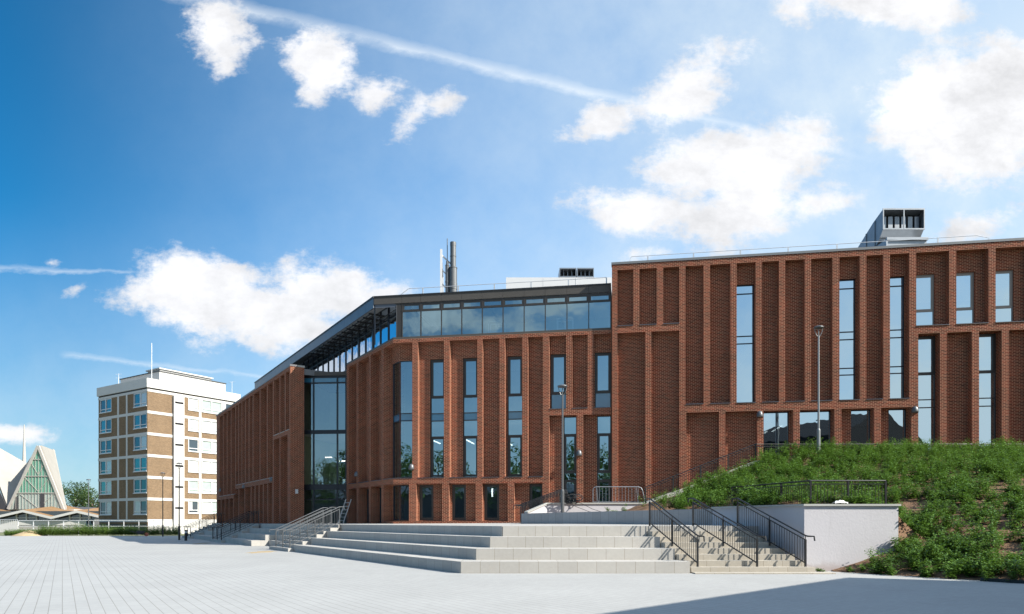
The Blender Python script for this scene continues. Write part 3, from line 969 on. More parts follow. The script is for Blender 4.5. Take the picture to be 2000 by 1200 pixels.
for x, y, z in ((0.7, 2.5, 6.4), (1.5, 3.4, 6.2), (3.3, 2.0, 6.9)):
    lt.box(x, x + 0.5, y, y + 0.08, z, z + 0.05)
part('light_tube', lt, M['tube'], bld, FG.loc(BASE), FG.rz)

# ---- glazed top storey
PY = 0.30
s_r = 12.87
fb = MB()
pm = [0.45, 1.61, 2.88, 4.12, 5.36, 6.60, 7.85, 9.09, 10.35, 11.60, 12.85]
for x in pm: fb.box(x - .025, x + .025, PY - .03, PY + .08, 12.62, 14.68)
for z0, z1 in ((12.602, 12.68), (14.18, 14.26), (14.62, 14.68)):
    fb.box(0.3, s_r, PY - .02, PY + .07, z0, z1)
for i in range(len(pm) - 1):      # opening lights in the clerestory
    a, b = pm[i] + .025, pm[i + 1] - .025
    fb.box(a, a + .10, PY - .012, PY + .06, 14.26, 14.62); fb.box(b - .10, b, PY - .012, PY + .06, 14.26, 14.62)
    fb.box(a + .1, b - .1, PY - .012, PY + .06, 14.54, 14.62); fb.box(a + .1, b - .1, PY - .012, PY + .06, 14.26, 14.30)
fb.box(0.08, 0.40, PY - .02, PY + .3, 12.602, 14.9)
tw = part('glazed_screen', fb, M['frame'], bld, FC.loc(BASE), FC.rz)
pb = MB()
for i in range(len(pm) - 1):
    for z0, z1 in ((12.66, 14.2), (14.24, 14.64)):
        pb.quad((pm[i], PY + .03, z0), (pm[i + 1], PY + .03, z0), (pm[i + 1], PY + .03, z1), (pm[i], PY + .03, z1))
part('pane', pb, M['glass_roof'], tw)
G0 = FC.w(0.12, PY)
FS = Frame(G0, (0.55, -0.835))           # glass on the long side, runs back at negative s
fb = MB()
pitch = 1.27
nS = 17
for i in range(nS):
    x = -0.02 - i * pitch
    wd = 0.10 if i in (3, 5) else 0.035
    fb.box(x - wd, x + wd, -0.03, 0.08, 12.3, 14.9)
for z0, z1 in ((12.28, 12.34), (13.98, 14.03), (14.36, 14.41), (14.85, 14.92)):
    fb.box(-nS * pitch, 0, -0.02, 0.07, z0, z1)
sw_ = part('glazed_screen', fb, M['frame_blue'], bld, FS.loc(BASE), FS.rz)
pb = MB(); pb.quad((-nS * pitch, 0.03, 12.3), (0, 0.03, 12.3), (0, 0.03, 14.9), (-nS * pitch, 0.03, 14.9))
part('pane', pb, M['glass_side'], sw_)
# roof slab with overhang to the left
sF = FC.at(731, PY)
Fp = FC.w(sF, PY - .02)
Fr = FC.w(s_r, PY - .02)
Fl = (Fp[0] + D1[0] * 30.5, Fp[1] + D1[1] * 30.5)
inner = [(Fr[0] + FC.n[0] * 16, Fr[1] + FC.n[1] * 16), (Fl[0] + 14 * 0.835, Fl[1] + 14 * 0.55)]
rp = [Fp, Fr, inner[0], inner[1], Fl]
rb = MB(); rb.prism([(x - BASE[0], y - BASE[1]) for x, y in rp], 14.95, 15.10)
part('roof', rb, M['fascia'], bld)
# fascias: flat panels with open joints
ff = MB()
xs_ = [sF] + pm
for i in range(len(xs_) - 1):
    ff.box(xs_[i] + .006, xs_[i + 1] - .006, PY - .06, PY - .025, 14.70, 15.12)
part('fascia_panel', ff, M['fascia'], bld, FC.loc(BASE), FC.rz)
fe = MB(); fe.box(sF - .04, s_r, PY - .09, PY + .3, 15.12, 15.20)
part('roof_edge', fe, M['black_metal'], bld, FC.loc(BASE), FC.rz)
FO = Frame(Fp, (0.55, -0.835))
ff = MB()
for i in range(24):
    ff.box(-(i + 1) * pitch + .008, -i * pitch - .008, -0.05, -0.005, 14.50, 15.12)
part('fascia_panel', ff, M['fascia_side'], bld, FO.loc(BASE), FO.rz)
fe = MB(); fe.box(-30.5, 0.05, -0.09, 0.3, 15.12, 15.20)
part('roof_edge', fe, M['black_metal'], bld, FO.loc(BASE), FO.rz)
fi = MB(); fi.box(-30.4, -0.01, 0.0, 0.03, 14.50, 14.95); fi.box(-30.5, -30.4, 0, 12, 12.4, 15.12)
part('fascia_back', fi, M['coping'], bld, FO.loc(BASE), FO.rz)
# louvred sunshade under the overhang
ls = MB()
depth_o = 1.15
for i in range(0, 14):
    x = -0.95 - i * pitch * 0.78
    ls.box(x - .03, x + .03, 0.04, depth_o, 14.36, 14.46)
for j in range(5):
    y = 0.14 + j * 0.22
    ls.box(-14.0, -0.9, y, y + 0.06, 14.40, 14.44)
part('sunshade_louvre', ls, M['black_metal'], bld, FO.loc(BASE), FO.rz)
fp_ = MB(); fp_.box(sF + .06, 0.06, PY - .01, PY + .03, 14.50, 14.93)
part('corner_panel', fp_, M['fascia_side'], bld, FC.loc(BASE), FC.rz)
fp_ = MB(); fp_.box(sF - .02, sF + .06, PY - .02, PY + .06, 12.3, 14.95)
part('corner_post', fp_, M['frame_blue'], bld, FC.loc(BASE), FC.rz)
fp_ = MB(); fp_.box(-14.5, -0.3, 0.04, 1.14, 14.88, 14.93)
part('soffit', fp_, M['steel'], bld, FO.loc(BASE), FO.rz)
# top storey interior
rm = MB(); rm.quad((0.6, 5.5, 12.5), (13.0, 5.5, 12.5), (13.0, 5.5, 15), (0.6, 5.5, 15))
part('room_wall', rm, M['room_wall'], bld, FC.loc(BASE), FC.rz)
rm = MB(); rm.prism([(0.3, 0.30), (12.9, 0.30), (12.9, 9), (-6.0, 9)], 12.30, 12.50)
part('floor_slab', rm, M['room_floor'], bld, FC.loc(BASE), FC.rz)
rm = MB()
rm.box(0.8, 12.9, 0.45, 5.4, 14.74, 14.78)
for i in range(6):
    x = 1.2 + i * 2.1
    rm.box(x, x + .12, 0.5, 5.4, 14.50, 14.735)
part('ceiling', rm, M['ceiling'], bld, FC.loc(BASE), FC.rz)
# scaffold tower and boards inside the top storey
sc = MB()
for x0 in (5.6, 9.7):
    for dx_ in (0, 0.45, 0.9):
        for dy_ in (0.9, 1.5):
            sc.box(x0 + dx_, x0 + dx_ + .04, dy_, dy_ + .04, 12.5, 13.55)
    for z in (12.9, 13.52):
        sc.box(x0, x0 + .94, 0.9, 0.94, z, z + .04); sc.box(x0, x0 + .94, 1.5, 1.54, z, z + .04)
part('work_platform', sc, M['white_metal'], bld, FC.loc(BASE), FC.rz)

# ---- rooms behind the windows
def rooms(fr, s0, s1, floors, depth, dividers, ext=0.0):
    wl = MB(); wl.quad((s0 - ext, depth, 1.0), (s1, depth, 1.0), (s1, depth, floors[-1]), (s0 - ext, depth, floors[-1]))
    for x in dividers:
        wl.box(x - .05, x + .05, 0.75, depth, 1.0, floors[-1])
    part('room_wall', wl, M['room_wall'], bld, fr.loc(BASE), fr.rz)
    fs = MB()
    for z in floors:
        fs.box(s0, s1, 0.72, depth, z - 0.30, z)
    part('floor_slab', fs, M['room_floor'], bld, fr.loc(BASE), fr.rz)
    cs = MB()
    for z in floors[1:]:
        cs.box(s0, s1, 0.74, depth, z - 0.36, z - 0.31)
    part('ceiling', cs, M['ceiling'], bld, fr.loc(BASE), fr.rz)
rooms(FC, 0.9, 12.85, (1.5, 4.10, 7.95, 12.28), 7.0, (12.8,), 6.2)
rooms(FR, 0.1, 26.5, (1.5, 4.4, 7.95, 11.72, 15.5), 7.0, (0.15, 7.9, 15.7))
lt = MB()
for x, y, z, L_ in ((2.0, 1.2, 6.55, 2.0), (4.1, 1.2, 6.55, 2.4), (6.6, 1.2, 6.75, 1.2), (6.8, 1.2, 6.25, 1.0), (9.9, 1.4, 6.25, 1.6), (11.9, 1.6, 6.1, 1.2)):
    lt.box(x, x + .06, y, y + L_, z, z + .045)
lt.box(0.9, 1.2, 1.2, 1.25, 10.2, 10.25)
lt.box(5.7, 5.78, 1.4, 1.46, 3.1, 3.6)
part('light_tube', lt, M['tube'], bld, FC.loc(BASE), FC.rz)
lt = MB()
lt.box(8.5, 8.56, 1.1, 3.6, 6.6, 6.65); lt.box(9.3, 9.36, 1.1, 3.6, 6.9, 6.95)
part('light_tube', lt, M['tube'], bld, FR.loc(BASE), FR.rz)
rm = MB(); rm.box(12.0, 12.2, 1.2, 1.3, 2.6, 4.2); rm.box(12.35, 12.8, 1.0, 1.05, 3.5, 4.0); rm.box(10.35, 10.85, 1.0, 1.05, 3.45, 3.95); rm.box(10.45, 10.53, 1.0, 1.05, 2.5, 3.4); rm.box(12.45, 12.75, 1.0, 1.05, 2.5, 3.4)
part('wall_notice', rm, M['white_metal'], bld, FC.loc(BASE), FC.rz)

# ---- bulkhead wall lights, camera box
def wall_light(fr, u, v, y, s_fix=None):
    s = s_fix if s_fix is not None else fr.at(u)
    X, Y = fr.w(s)
    z = EYE + (1019 - v) * Y / FP
    mb = MB()
    mb.lathe([(0.0, .20), (.07, .19), (.12, .14), (.155, .05), (.17, -.06), (.165, -.14), (.0, -.14)], (s, -0.005, z), 12, math.pi, 2 * math.pi)
    mb.box(s - .06, s + .06, -0.03, -0.002, z - .1, z + .12)
    part('wall_light', mb, M['grey_metal'], bld, fr.loc(BASE), fr.rz, True)
wall_light(FC, 803.5, 913, 0); wall_light(FC, 1131, 886, 0)
wall_light(FR, 1484, 810, 0); wall_light(FR, 1787, 801, 0)
wall_light(FE, 697, 927, 0); wall_light(FW, 531, 937, 0); wall_light(FW, 477, 951, 0); wall_light(FW, 431, 958, 0)
mb = MB()
X, Y = FWE.w(0.40); z = EYE + (1019 - 960) * Y / FP
mb.box(0.33, 0.50, -0.16, -0.003, z - .16, z + .14); mb.box(0.36, 0.47, -0.18, -0.16, z - .10, z + .02)
part('alarm_box', mb, M['white_metal'], bld, FWE.loc(BASE), FWE.rz)

# ---- roof rails, duct, flues, plant room
def roof_rail(fr, s0, s1, y, zb, zr, step, ends=(0.5, 0.5)):
    mb = MB()
    mb.tube([(s0 - ends[0], y, zb + .06), (s0, y, zr), (s1, y, zr), (s1 + ends[1], y, zr - .18), (s1 + ends[1] * .4, y, zb + .12)] if ends[1] else [(s0 - ends[0], y, zb), (s0, y, zr), (s1, y, zr)], 0.018, 6)
    s = s0 + 0.9
    while s < s1 + .1:
        mb.box(s - .035, s + .035, y - .02, y + .02, zb, zr - .02)
        s += step
    part('roof_rail', mb, M['steel'], bld, fr.loc(BASE), fr.rz)
roof_rail(FR, 1.1, 19.0, 0.6, 15.9, 16.66, 2.52, (0.35, 0.6))
roof_rail(FC, 0.7, 12.6, 0.75, 15.1, 15.72, 2.20, (0.9, 0))
pb = MB(); pb.box(-0.4, 9.0, 0, 5, 15.0, 18.05)
for x in (2.1, 4.3, 6.4): pb.box(x, x + .03, -0.012, -0.002, 15.1, 18.0)
part('plant_room', pb, M['white_metal'], bld, (0 - BASE[0], 46 - BASE[1], 0))
lv = MB()
for i in range(2):
    x0 = 3.2 + i * 1.18
    lv.box(x0, x0 + 1.14, 46.0, 46.05, 18.62, 18.70); lv.box(x0, x0 + 1.14, 46.0, 46.05, 18.06, 18.14)
    lv.box(x0, x0 + .05, 46.0, 47.2, 18.14, 18.62); lv.box(x0 + 1.09, x0 + 1.14, 46.0, 47.2, 18.14, 18.62)
    lv.box(x0, x0 + 1.14, 46.05, 47.2, 18.62, 18.66)
    for j in range(3): lv.box(x0 + .28 * (j + 1), x0 + .28 * (j + 1) + .04, 46.3, 47.2, 18.14, 18.62)
    lv.box(x0, x0 + 1.14, 47.2, 47.25, 18.06, 18.70)
lv.v = [(x - BASE[0], y - BASE[1], z) for x, y, z in lv.v]
part('roof_vent', lv, M['galv'], bld)
# flue stack
fx, fy = 0 - BASE[0], 48 - BASE[1]
fm = MB()
fm.lathe([(.27, 15.0), (.27, 17.9), (.29, 17.9), (.29, 18.35), (.275, 18.37), (.275, 19.38), (.30, 19.40), (.30, 19.44), (.205, 19.46), (.205, 20.2), (.225, 20.21), (.225, 20.25), (.205, 20.26), (.205, 20.95), (.215, 20.96), (.215, 21.22), (.17, 21.22), (.17, 20.9)], (-4.14, 48, 0), 18)
fm.lathe([(.14, 15.0), (.14, 18.4), (.16, 18.4), (.16, 18.5), (.14, 18.5), (.14, 19.55), (.155, 19.56), (.155, 19.62), (.10, 19.64), (.09, 19.9), (0.03, 19.92), (0.028, 21.5), (0, 21.5)], (-4.55, 48, 0), 12)
fm.v = [(x - BASE[0], y - BASE[1], z) for x, y, z in fm.v]
fl_ = part('flue', fm, M['grey_metal'], bld, smooth=False)
fs = MB()
for x in (-5.02, ): fs.bar((x + .04, 48, 15), (x + .04, 48, 20.74), .14)
fs.bar((-4.98, 48.1, 20.4), (-4.2, 48.3, 19.7), .08); fs.bar((-4.98, 48.1, 19.4), (-4.6, 48.2, 19.0), .06)
fs.bar((-4.98, 48.1, 18.4), (-3.7, 48.2, 17.1), .08); fs.bar((-4.98, 48.1, 17.6), (-4.2, 48.2, 16.6), .07)
fs.bar((-4.98, 49.2, 15), (-4.98, 49.2, 19.2), .1); fs.bar((-4.98, 49.2, 19.2), (-4.98, 48, 20.5), .08)
fs.v = [(x - BASE[0], y - BASE[1], z) for x, y, z in fs.v]
part('flue_frame', fs, M['white_metal'], bld)
# big galvanised cowl
cw_ = MB()
X0, X1 = 21.75, 24.15
prof = [(40.0, 19.92), (41.1, 19.60), (42.9, 18.85), (43.6, 15.9), (41.6, 15.9), (41.0, 17.9), (40.5, 18.25), (40.0, 18.75)]
v = [(X0, y, z) for y, z in prof] + [(X1, y, z) for y, z in prof]
n_ = len(prof)
fcs = [tuple(range(n_)), tuple(range(2 * n_ - 1, n_ - 1, -1))]
fcs += [(i, n_ + i, n_ + i + 1, i + 1) for i in range(n_ - 1)]
cw_.add(v, fcs)
for z in (18.45, 18.2): cw_.box(X0 - .01, X1 + .01, 40.3, 40.36, z, z + .05)
cw_.box(X0 - .03, X1 + .03, 39.97, 40.01, 19.86, 19.95); cw_.box(X0 - .03, X1 + .03, 39.97, 40.01, 18.70, 18.78)
cw_.box(X0 - .03, X0 + .03, 39.97, 40.01, 18.78, 19.86); cw_.box(X1 - .03, X1 + .03, 39.97, 40.01, 18.78, 19.86)
cw_.box(X0 + 1.17, X0 + 1.23, 39.96, 40.02, 18.78, 19.86)
for y in (40.9, 41.9): cw_.bar((X0 - .02, y, 17.9), (X0 - .02, y, 19.6 - (y - 40.9) * .35), .05)
cw_.v = [(x - BASE[0], y - BASE[1], z) for x, y, z in cw_.v]
co = part('roof_cowl', cw_, M['galv'], bld)
bf = MB()
for i in range(6):
    x = X0 + 0.10 + i * 0.39
    bf.box(x, x + 0.26, 40.35, 40.95, 18.60, 19.62)
bf.v = [(x - BASE[0], y - BASE[1], z) for x, y, z in bf.v]
part('baffle', bf, M['galv'], co)
lb_ = MB(); lb_.box(X0 + .0, X1 - .1, 39.6, 41.4, 15.9, 18.02); lb_.box(X0 - .05, X1 - .05, 39.5, 39.6, 17.9, 18.06)
lb_.v = [(x - BASE[0], y - BASE[1], z) for x, y, z in lb_.v]
part('duct_base', lb_, M['galv'], bld)
# ================================================================== lower landscape walls, ramp
def wall_line(name, pts, z0, ztop, th, mat, label, cat, cop=None, cop_h=0.06, over=0.05):
    """wall following pts (front face on the right-hand side facing -y); ztop per point"""
    t = thing(name, label, cat, (pts[0][0], pts[0][1], 0))
    ox, oy = pts[0]
    def offs(d):
        out = []
        for i, p in enumerate(pts):
            ns = []
            if i > 0:
                e = Vector((p[0] - pts[i - 1][0], p[1] - pts[i - 1][1])).normalized(); ns.append(Vector((-e.y, e.x)))
            if i < len(pts) - 1:
                e = Vector((pts[i + 1][0] - p[0], pts[i + 1][1] - p[1])).normalized(); ns.append(Vector((-e.y, e.x)))
            if len(ns) == 2:
                b = (ns[0] + ns[1]).normalized(); k = 1 / max(0.3, b.dot(ns[0]))
            else: b = ns[0]; k = 1
            out.append((p[0] + b.x * d * k - ox, p[1] + b.y * d * k - oy))
        return out
    def strip(f, k, zl, zh):
        mb = MB(); n = len(pts)
        v = []
        for i in range(n):
            v += [(*f[i], zl[i]), (*k[i], zl[i]), (*k[i], zh[i]), (*f[i], zh[i])]
        fs = []
        for i in range(n - 1):
            a = i * 4; b = a + 4
            fs += [(a, b, b + 3, a + 3), (a + 3, b + 3, b + 2, a + 2), (b + 1, a + 1, a + 2, b + 2), (a + 1, b + 1, b, a)]
        fs += [(0, 3, 2, 1), (4 * n - 4, 4 * n - 3, 4 * n - 2, 4 * n - 1)]
        mb.add(v, fs); return mb
    part('wall', strip(offs(0), offs(th), [z0] * len(pts), ztop), mat, t)
    if cop:
        f = offs(-over); k = offs(th + over)
        d = Vector((pts[-1][0] - pts[-2][0], pts[-1][1] - pts[-2][1])).normalized()
        f[-1] = (f[-1][0] + d.x * over, f[-1][1] + d.y * over); k[-1] = (k[-1][0] + d.x * over, k[-1][1] + d.y * over)
        part('coping', strip(f, k, [z + .001 for z in ztop], [z + cop_h for z in ztop]), cop, t)
    return t
P_SL, P_J, P_K, P_R = (0.45, 33.0), (7.75, 26.4), (9.42, 22.0), (12.45, 22.0)
wall_line('stone_wall', [P_SL, (P_J[0] - .02, P_J[1] + .018)], 1.2, [1.985, 2.10], 0.40, M['stone'], 'low grey stone planter wall at the back of the terrace', 'wall')
wall_line('rendered_wall', [P_J, P_K, P_R], -0.2, [2.10, 2.10, 2.10], 0.30, M['render'], 'white rendered retaining wall with pale coping beside the cream stairs', 'wall', M['coping_stone'], 0.065, 0.06)
wall_line('rendered_wall', [(0.75, 33.55), (1.75, 34.1), (6.55, 34.1)], 1.2, [2.02, 2.47, 2.47], 0.25, M['render'], 'low white rendered wall with coping behind the lamp post and cables', 'wall', M['coping_stone'], 0.07, 0.05)
wall_line('ramp_kerb', [(6.58, 34.1), (12.2, 34.1), (30.0, 34.1)], 1.2, [2.48, 4.66, 4.66], 0.2, M['coping_stone'], 'pale sloping kerb of the ramp at the foot of the brick facade', 'kerb')
# ramp and upper path behind them
rp_ = MB()
prof = [(2.2, 2.44), (6.6, 2.44), (12.2, 4.40), (30.0, 4.40)]
for i in range(3):
    (xa, za), (xb, zb) = prof[i], prof[i + 1]
    rp_.add([(xa, 34.35, za), (xb, 34.35, zb), (xb, 40.0, zb), (xa, 40.0, za), (xa, 34.35, 1.0), (xb, 34.35, 1.0)], [(0, 1, 2, 3), (4, 5, 1, 0)])
rp_.add([(2.2, 34.35, 1.0), (2.2, 34.35, 2.44), (2.2, 40.0, 2.44), (2.2, 40.0, 1.0)], [(0, 1, 2, 3)])
struct('path', rp_, M['terrace'])

# ---- planted bank
def hc(x):
    pts = [(-1, 1.9), (5.0, 2.0), (6.6, 2.40), (12.2, 4.50), (14.0, 4.95), (40, 5.05)]
    for (a, za), (b, zb) in zip(pts, pts[1:]):
        if x <= b: return za + (zb - za) * max(0, (x - a)) / (b - a)
    return pts[-1][1]
def yfoot(x): return 17.6 - 1.37 * (x - 13.2)
YC = 33.4
def wall_y(x):
    if x < P_SL[0]: return 99
    if x <= P_J[0]: return P_SL[1] + (P_J[1] - P_SL[1]) * (x - P_SL[0]) / (P_J[0] - P_SL[0])
    if x <= P_K[0]: return P_J[1] + (P_K[1] - P_J[1]) * (x - P_J[0]) / (P_K[0] - P_J[0])
    if x <= P_R[0]: return 22.0
    return None
def bank_z(x, y):
    yf = yfoot(x)
    tt = min(1.0, max(0.0, (y - yf) / (YC - yf)))
    z = hc(x) * tt ** 1.25
    nz = mnoise.noise(Vector((x * .55, y * .55, 3.1))) * .14 + mnoise.noise(Vector((x * 1.9, y * 1.9, 9))) * .05
    z = z + nz * min(1.0, tt * 4) - 0.02
    wy = wall_y(x)
    if wy is not None and x > -2:
        if y > wy + 0.12:
            lvl = 1.92 + min(0.12, 0.02 * max(0, x))
            dd = y - wy
            # soil is banked up behind the walls to the crest
            yy = min(1.0, max(0.0, (dd - .6) / max(1.0, YC - wy - .6)))
            z2 = lvl + (hc(x) - lvl) * yy ** 1.1 + nz * min(1, dd * .8) * (0.3 if x < 6 else 1)
            z = max(z, z2) if x > 8.6 else z2
    elif x > P_R[0] and x < P_R[0] + 1.0 and y > 22.0:
        k = 1 - (x - P_R[0]) / 1.0
        z = max(z, z * (1 - k) + max(z, 1.9) * k)
    return z
NX0, NX1, NY0, NY1, ST = 0.3, 34.0, -8.0, 34.2, 0.2
nx = int((NX1 - NX0) / ST) + 1; ny = int((NY1 - NY0) / ST) + 1
vid = {}; bv = []; bf_ = []
def inside(x, y):
    wy = wall_y(x)
    if wy is not None:
        if y >= wy + 0.1: return True
        return x > 10.15 and y > yfoot(x) - 0.05 and y < 22.2
    return y > yfoot(x) - 0.05
for i in range(nx):
    for j in range(ny):
        x, y = NX0 + i * ST, NY0 + j * ST
        if inside(x, y):
            vid[i, j] = len(bv); bv.append((x, y, bank_z(x, y)))
for i in range(nx - 1):
    for j in range(ny - 1):
        ks = [(i, j), (i + 1, j), (i + 1, j + 1), (i, j + 1)]
        if all(k in vid for k in ks): bf_.append(tuple(vid[k] for k in ks))
bk = MB(); bk.v = bv; bk.f = bf_
struct('soil_bank', bk, M['soil'], smooth=True)
# steel edging at the foot of the bank
ed = MB()
pa, pb2 = (12.6, yfoot(12.6) - .06), (24.0, yfoot(24.0) - .06)
ed.bar((pa[0], pa[1], .03), (pb2[0], pb2[1], .05), .03, .12)
solo('steel_edging', ed, M['rust'] if False else M['black_metal'], 'dark steel edging strip between the plaza and the planted bank', 'edging')

# ---- foliage
def leaves_mesh(name, mat, plants, kind='stuff', leaf=0.09, per=52):
    """one mesh of many small bent leaves gathered into upright bushy plants"""
    rng = np.random.default_rng(5)
    V = []; F = []
    allv = []; 
    for (x, y, z, hgt, rad, dens) in plants:
        n = int(per * dens)
        nst = rng.integers(4, 8)
        sx = rng.normal(0, rad * .55, nst); sy = rng.normal(0, rad * .55, nst)
        sh = hgt * rng.uniform(.65, 1.1, nst)
        k = rng.integers(0, nst, n)
        tpos = rng.uniform(0.08, 1.0, n) ** 0.8
        px = x + sx[k] * (0.35 + .75 * tpos) + rng.normal(0, .035, n)
        py = y + sy[k] * (0.35 + .75 * tpos) + rng.normal(0, .035, n)
        pz = z + sh[k] * tpos
        ang = rng.uniform(0, 2 * math.pi, n); up = rng.uniform(-.15, .85, n)
        ln = leaf * rng.uniform(.7, 1.35, n) * (1.1 - .45 * tpos); wd = ln * rng.uniform(.32, .5, n)
        dx_, dy_, dz_ = np.cos(ang) * np.cos(up), np.sin(ang) * np.cos(up), np.sin(up)
        tx, ty = -np.sin(ang), np.cos(ang)
        base = np.stack([px, py, pz], 1); d = np.stack([dx_, dy_, dz_], 1) * ln[:, None]
        side = np.stack([tx, ty, rng.uniform(-.4, .4, n)], 1) * (wd / 2)[:, None]
        tip = base + d - np.stack([0 * ln, 0 * ln, ln * .18], 1)
        midp = base + d * .5
        allv.append(np.stack([base, midp + side, tip, midp - side], 1).reshape(-1, 3))
    Vn = np.concatenate(allv)
    nq = len(Vn) // 4
    me = bpy.data.meshes.new(name)
    me.vertices.add(len(Vn)); me.vertices.foreach_set('co', Vn.ravel())
    me.loops.add(nq * 4); me.loops.foreach_set('vertex_index', np.arange(nq * 4, dtype=np.int32))
    me.polygons.add(nq)
    me.polygons.foreach_set('loop_start', np.arange(0, nq * 4, 4, dtype=np.int32))
    me.polygons.foreach_set('loop_total', np.full(nq, 4, dtype=np.int32))
    me.update(calc_edges=True)
    me.materials.append(mat)
    o = bpy.data.objects.new(name, me); COL.objects.link(o); o['kind'] = kind
    return o

rng = random.Random(11)
plants = []
for _ in range(7600):
    x = rng.uniform(6.2, 32.0); y = rng.uniform(4, 33.7)
    if not inside(x, y): continue
    if x > y * 0.83 + 1.0: continue
    wy = wall_y(x)
    if wy is not None and y < wy + .45 and y > wy - .5: continue
    if wy is not None and y < wy: 
        if x < 11.0 and rng.random() < .8: continue
    if x < 12.2 and y > YC - .4: continue
    bare = mnoise.noise(Vector((x * .42, y * .42, 5.0))) + .4 * mnoise.noise(Vector((x * 1.3, y * 1.3, 2.0)))
    top = min(1.0, max(0.0, (y - 24) / 7.0))
    if bare > 0.20 + .5 * top and not (12.3 < x < 13.8 and y < 25): continue
    if x < 8.0 and y > 30.5 - (8.0 - x): 
        if rng.random() < .8: continue
    hgt = rng.uniform(.36, .82) * (1.0 if y > 24 else .85)
    plants.append((x, y, bank_z(x, y) - .03, hgt, rng.uniform(.15, .28), rng.uniform(.7, 1.35)))
for _ in range(110):
    x, y = rng.uniform(12.5, 14.0), rng.uniform(18.6, 25.5)
    plants.append((x, y, bank_z(x, y) - .04, rng.uniform(.22, .48), rng.uniform(.12, .24), rng.uniform(.6, 1.0)))
for x, y, s in ((4.45, 31.6, .30), (4.75, 31.5, .16), (5.15, 31.2, .36), (9.75, 21.6, .14), (10.6, 21.5, .16), (10.9, 21.3, .2), (11.15, 21.35, .18)):
    plants.append((x, y, max(0.0, bank_z(x, y)) - .02, s, .10, .7))
print('plants', len(plants))
leaves_mesh('shrub_planting', M['leaf'], plants, leaf=.115, per=150)
wd_ = []
for _ in range(2300):
    y = rng.uniform(76.3, 78.6); u = rng.uniform(10, 352); x = (u - 1000) / FP * y
    hh = 1.0 if u > 75 else .65
    wd_.append((x, y, 0, rng.uniform(.8, 1.75) * hh * (.75 + .4 * mnoise.noise(Vector((x * .5, 0, 0)))), rng.uniform(.15, .3), .5))
leaves_mesh('weed_strip', M['weed'], wd_, leaf=.16, per=46)
sd = MB()
sd.lathe([(0, .62), (.5, .50), (1.1, .24), (1.8, .0), (1.8, -.05)], ((54 - 1000) / FP * 76.6, 76.9, 0), 18)
struct('sand_heap', sd, M['sand'], kind='stuff', smooth=True)
for (u, v_, ru, rv) in ((512, 1078.5, 24, 2.4), (396, 1061.5, 16, 1.6)):
    Y = FP * EYE / (v_ - 1019); X = (u - 1000) / FP * Y
    sp = MB(); n = 22; rr = random.Random(u)
    sp.prism([(X + math.cos(a) * ru / FP * Y * rr.uniform(.55, 1.1), Y + math.sin(a) * 1.6 * rr.uniform(.5, 1.1)) for a in [2 * math.pi * i / n for i in range(n)]], -.01, 0.005)
    struct('sand_patch', sp, M['sand'], kind='stuff')

# ================================================================== RAILINGS
def railing(label, P0, P1, n_mid, group, rise_h=0.98, hook=True, mat='black_metal', top_ext=0.25, gap=0.105, name='handrail', second=False, cat='railing', flat=False):
    """sloping railing from bottom P0 to top P1 (foot of the end posts)"""
    t = thing(name, label, cat, P0, 0, group)
    a = Vector((0, 0, 0)); b = Vector(P1) - Vector(P0)
    d = b.normalized(); hd = Vector((b.x, b.y, 0)).normalized()
    up = Vector((0, 0, 1))
    for i in range(n_mid + 2):
        p = b * (i / (n_mid + 1))
        mb = MB(); mb.box(p.x - .028, p.x + .028, p.y - .028, p.y + .028, p.z - 0.02, p.z + rise_h - .12)
        mb.bar(p + up * (rise_h - .12), p + up * (rise_h - .02), .02)
        part('post', mb, M[mat], t)
    mb = MB()
    pts = []
    if hook: pts += [a + up * (rise_h - .30) - hd * .36 + up * .14, a + up * rise_h - hd * .34 - up * .02, a + up * rise_h - hd * .10 - up * .02]
    pts += [a + up * rise_h, b + up * rise_h, b + up * rise_h + hd * top_ext, b + up * (rise_h - .13) + hd * (top_ext + .02)]
    mb.tube(pts, .026, 8)
    part('handrail_tube', mb, M[mat], t)
    mb = MB()
    mb.bar(a + up * (rise_h - .13), b + up * (rise_h - .13), .04, .03)
    mb.bar(a + up * .12, b + up * .12, .04, .03)
    L = math.hypot(b.x, b.y); n = max(2, int(L / gap))
    for i in range(1, n):
        p = b * (i / n)
        mb.bar(p + up * .12, p + up * (rise_h - .13), .014)
    part('infill_bars', mb, M[mat], t)
    return t
gR = 'handrails on the cream stairs'
railing('black handrail on the left side of the cream stairs, next to the seating', (5.83, 21.45, .18), (4.88, 24.20, 1.44), 1, gR)
railing('black handrail down the middle of the cream stairs', (7.70, 21.45, .18), (6.42, 24.20, 1.44), 1, gR)
railing('black handrail on the right side of the cream stairs against the white wall', (9.22, 21.45, .18), (8.00, 24.20, 1.44), 1, gR)
def left_rails(qs, labels, group, mat):
    for q, lab in zip(qs, labels):
        p = perp(onq(S1, q), -0.12); e = perp(onq(S1, q), 2.6)
        railing(lab, (p[0], p[1], .18), (e[0], e[1], 1.44), 1, group, mat=mat, gap=.13)
left_rails((18.55, 19.95, 21.4), ('grey handrail of the entrance stairs nearest the seating corner', 'middle grey handrail of the entrance stairs', 'grey handrail of the entrance stairs farthest from the seating corner'), 'handrails on the entrance stairs', 'grey_metal')
left_rails((37.4, 39.1, 40.9), ('dark handrail below the brick wing, nearest the entrance', 'middle one of the three dark handrails below the brick wing', 'dark handrail below the brick wing, farthest from the entrance'), 'handrails below the brick wing', 'black_metal')
left_rails((52.4, 54.2, 56.1), ('far handrail seen against the tower block, nearest the brick wing', 'middle far handrail seen against the tower block', 'far handrail nearest the bollard'), 'handrails at the far stairs', 'black_metal')
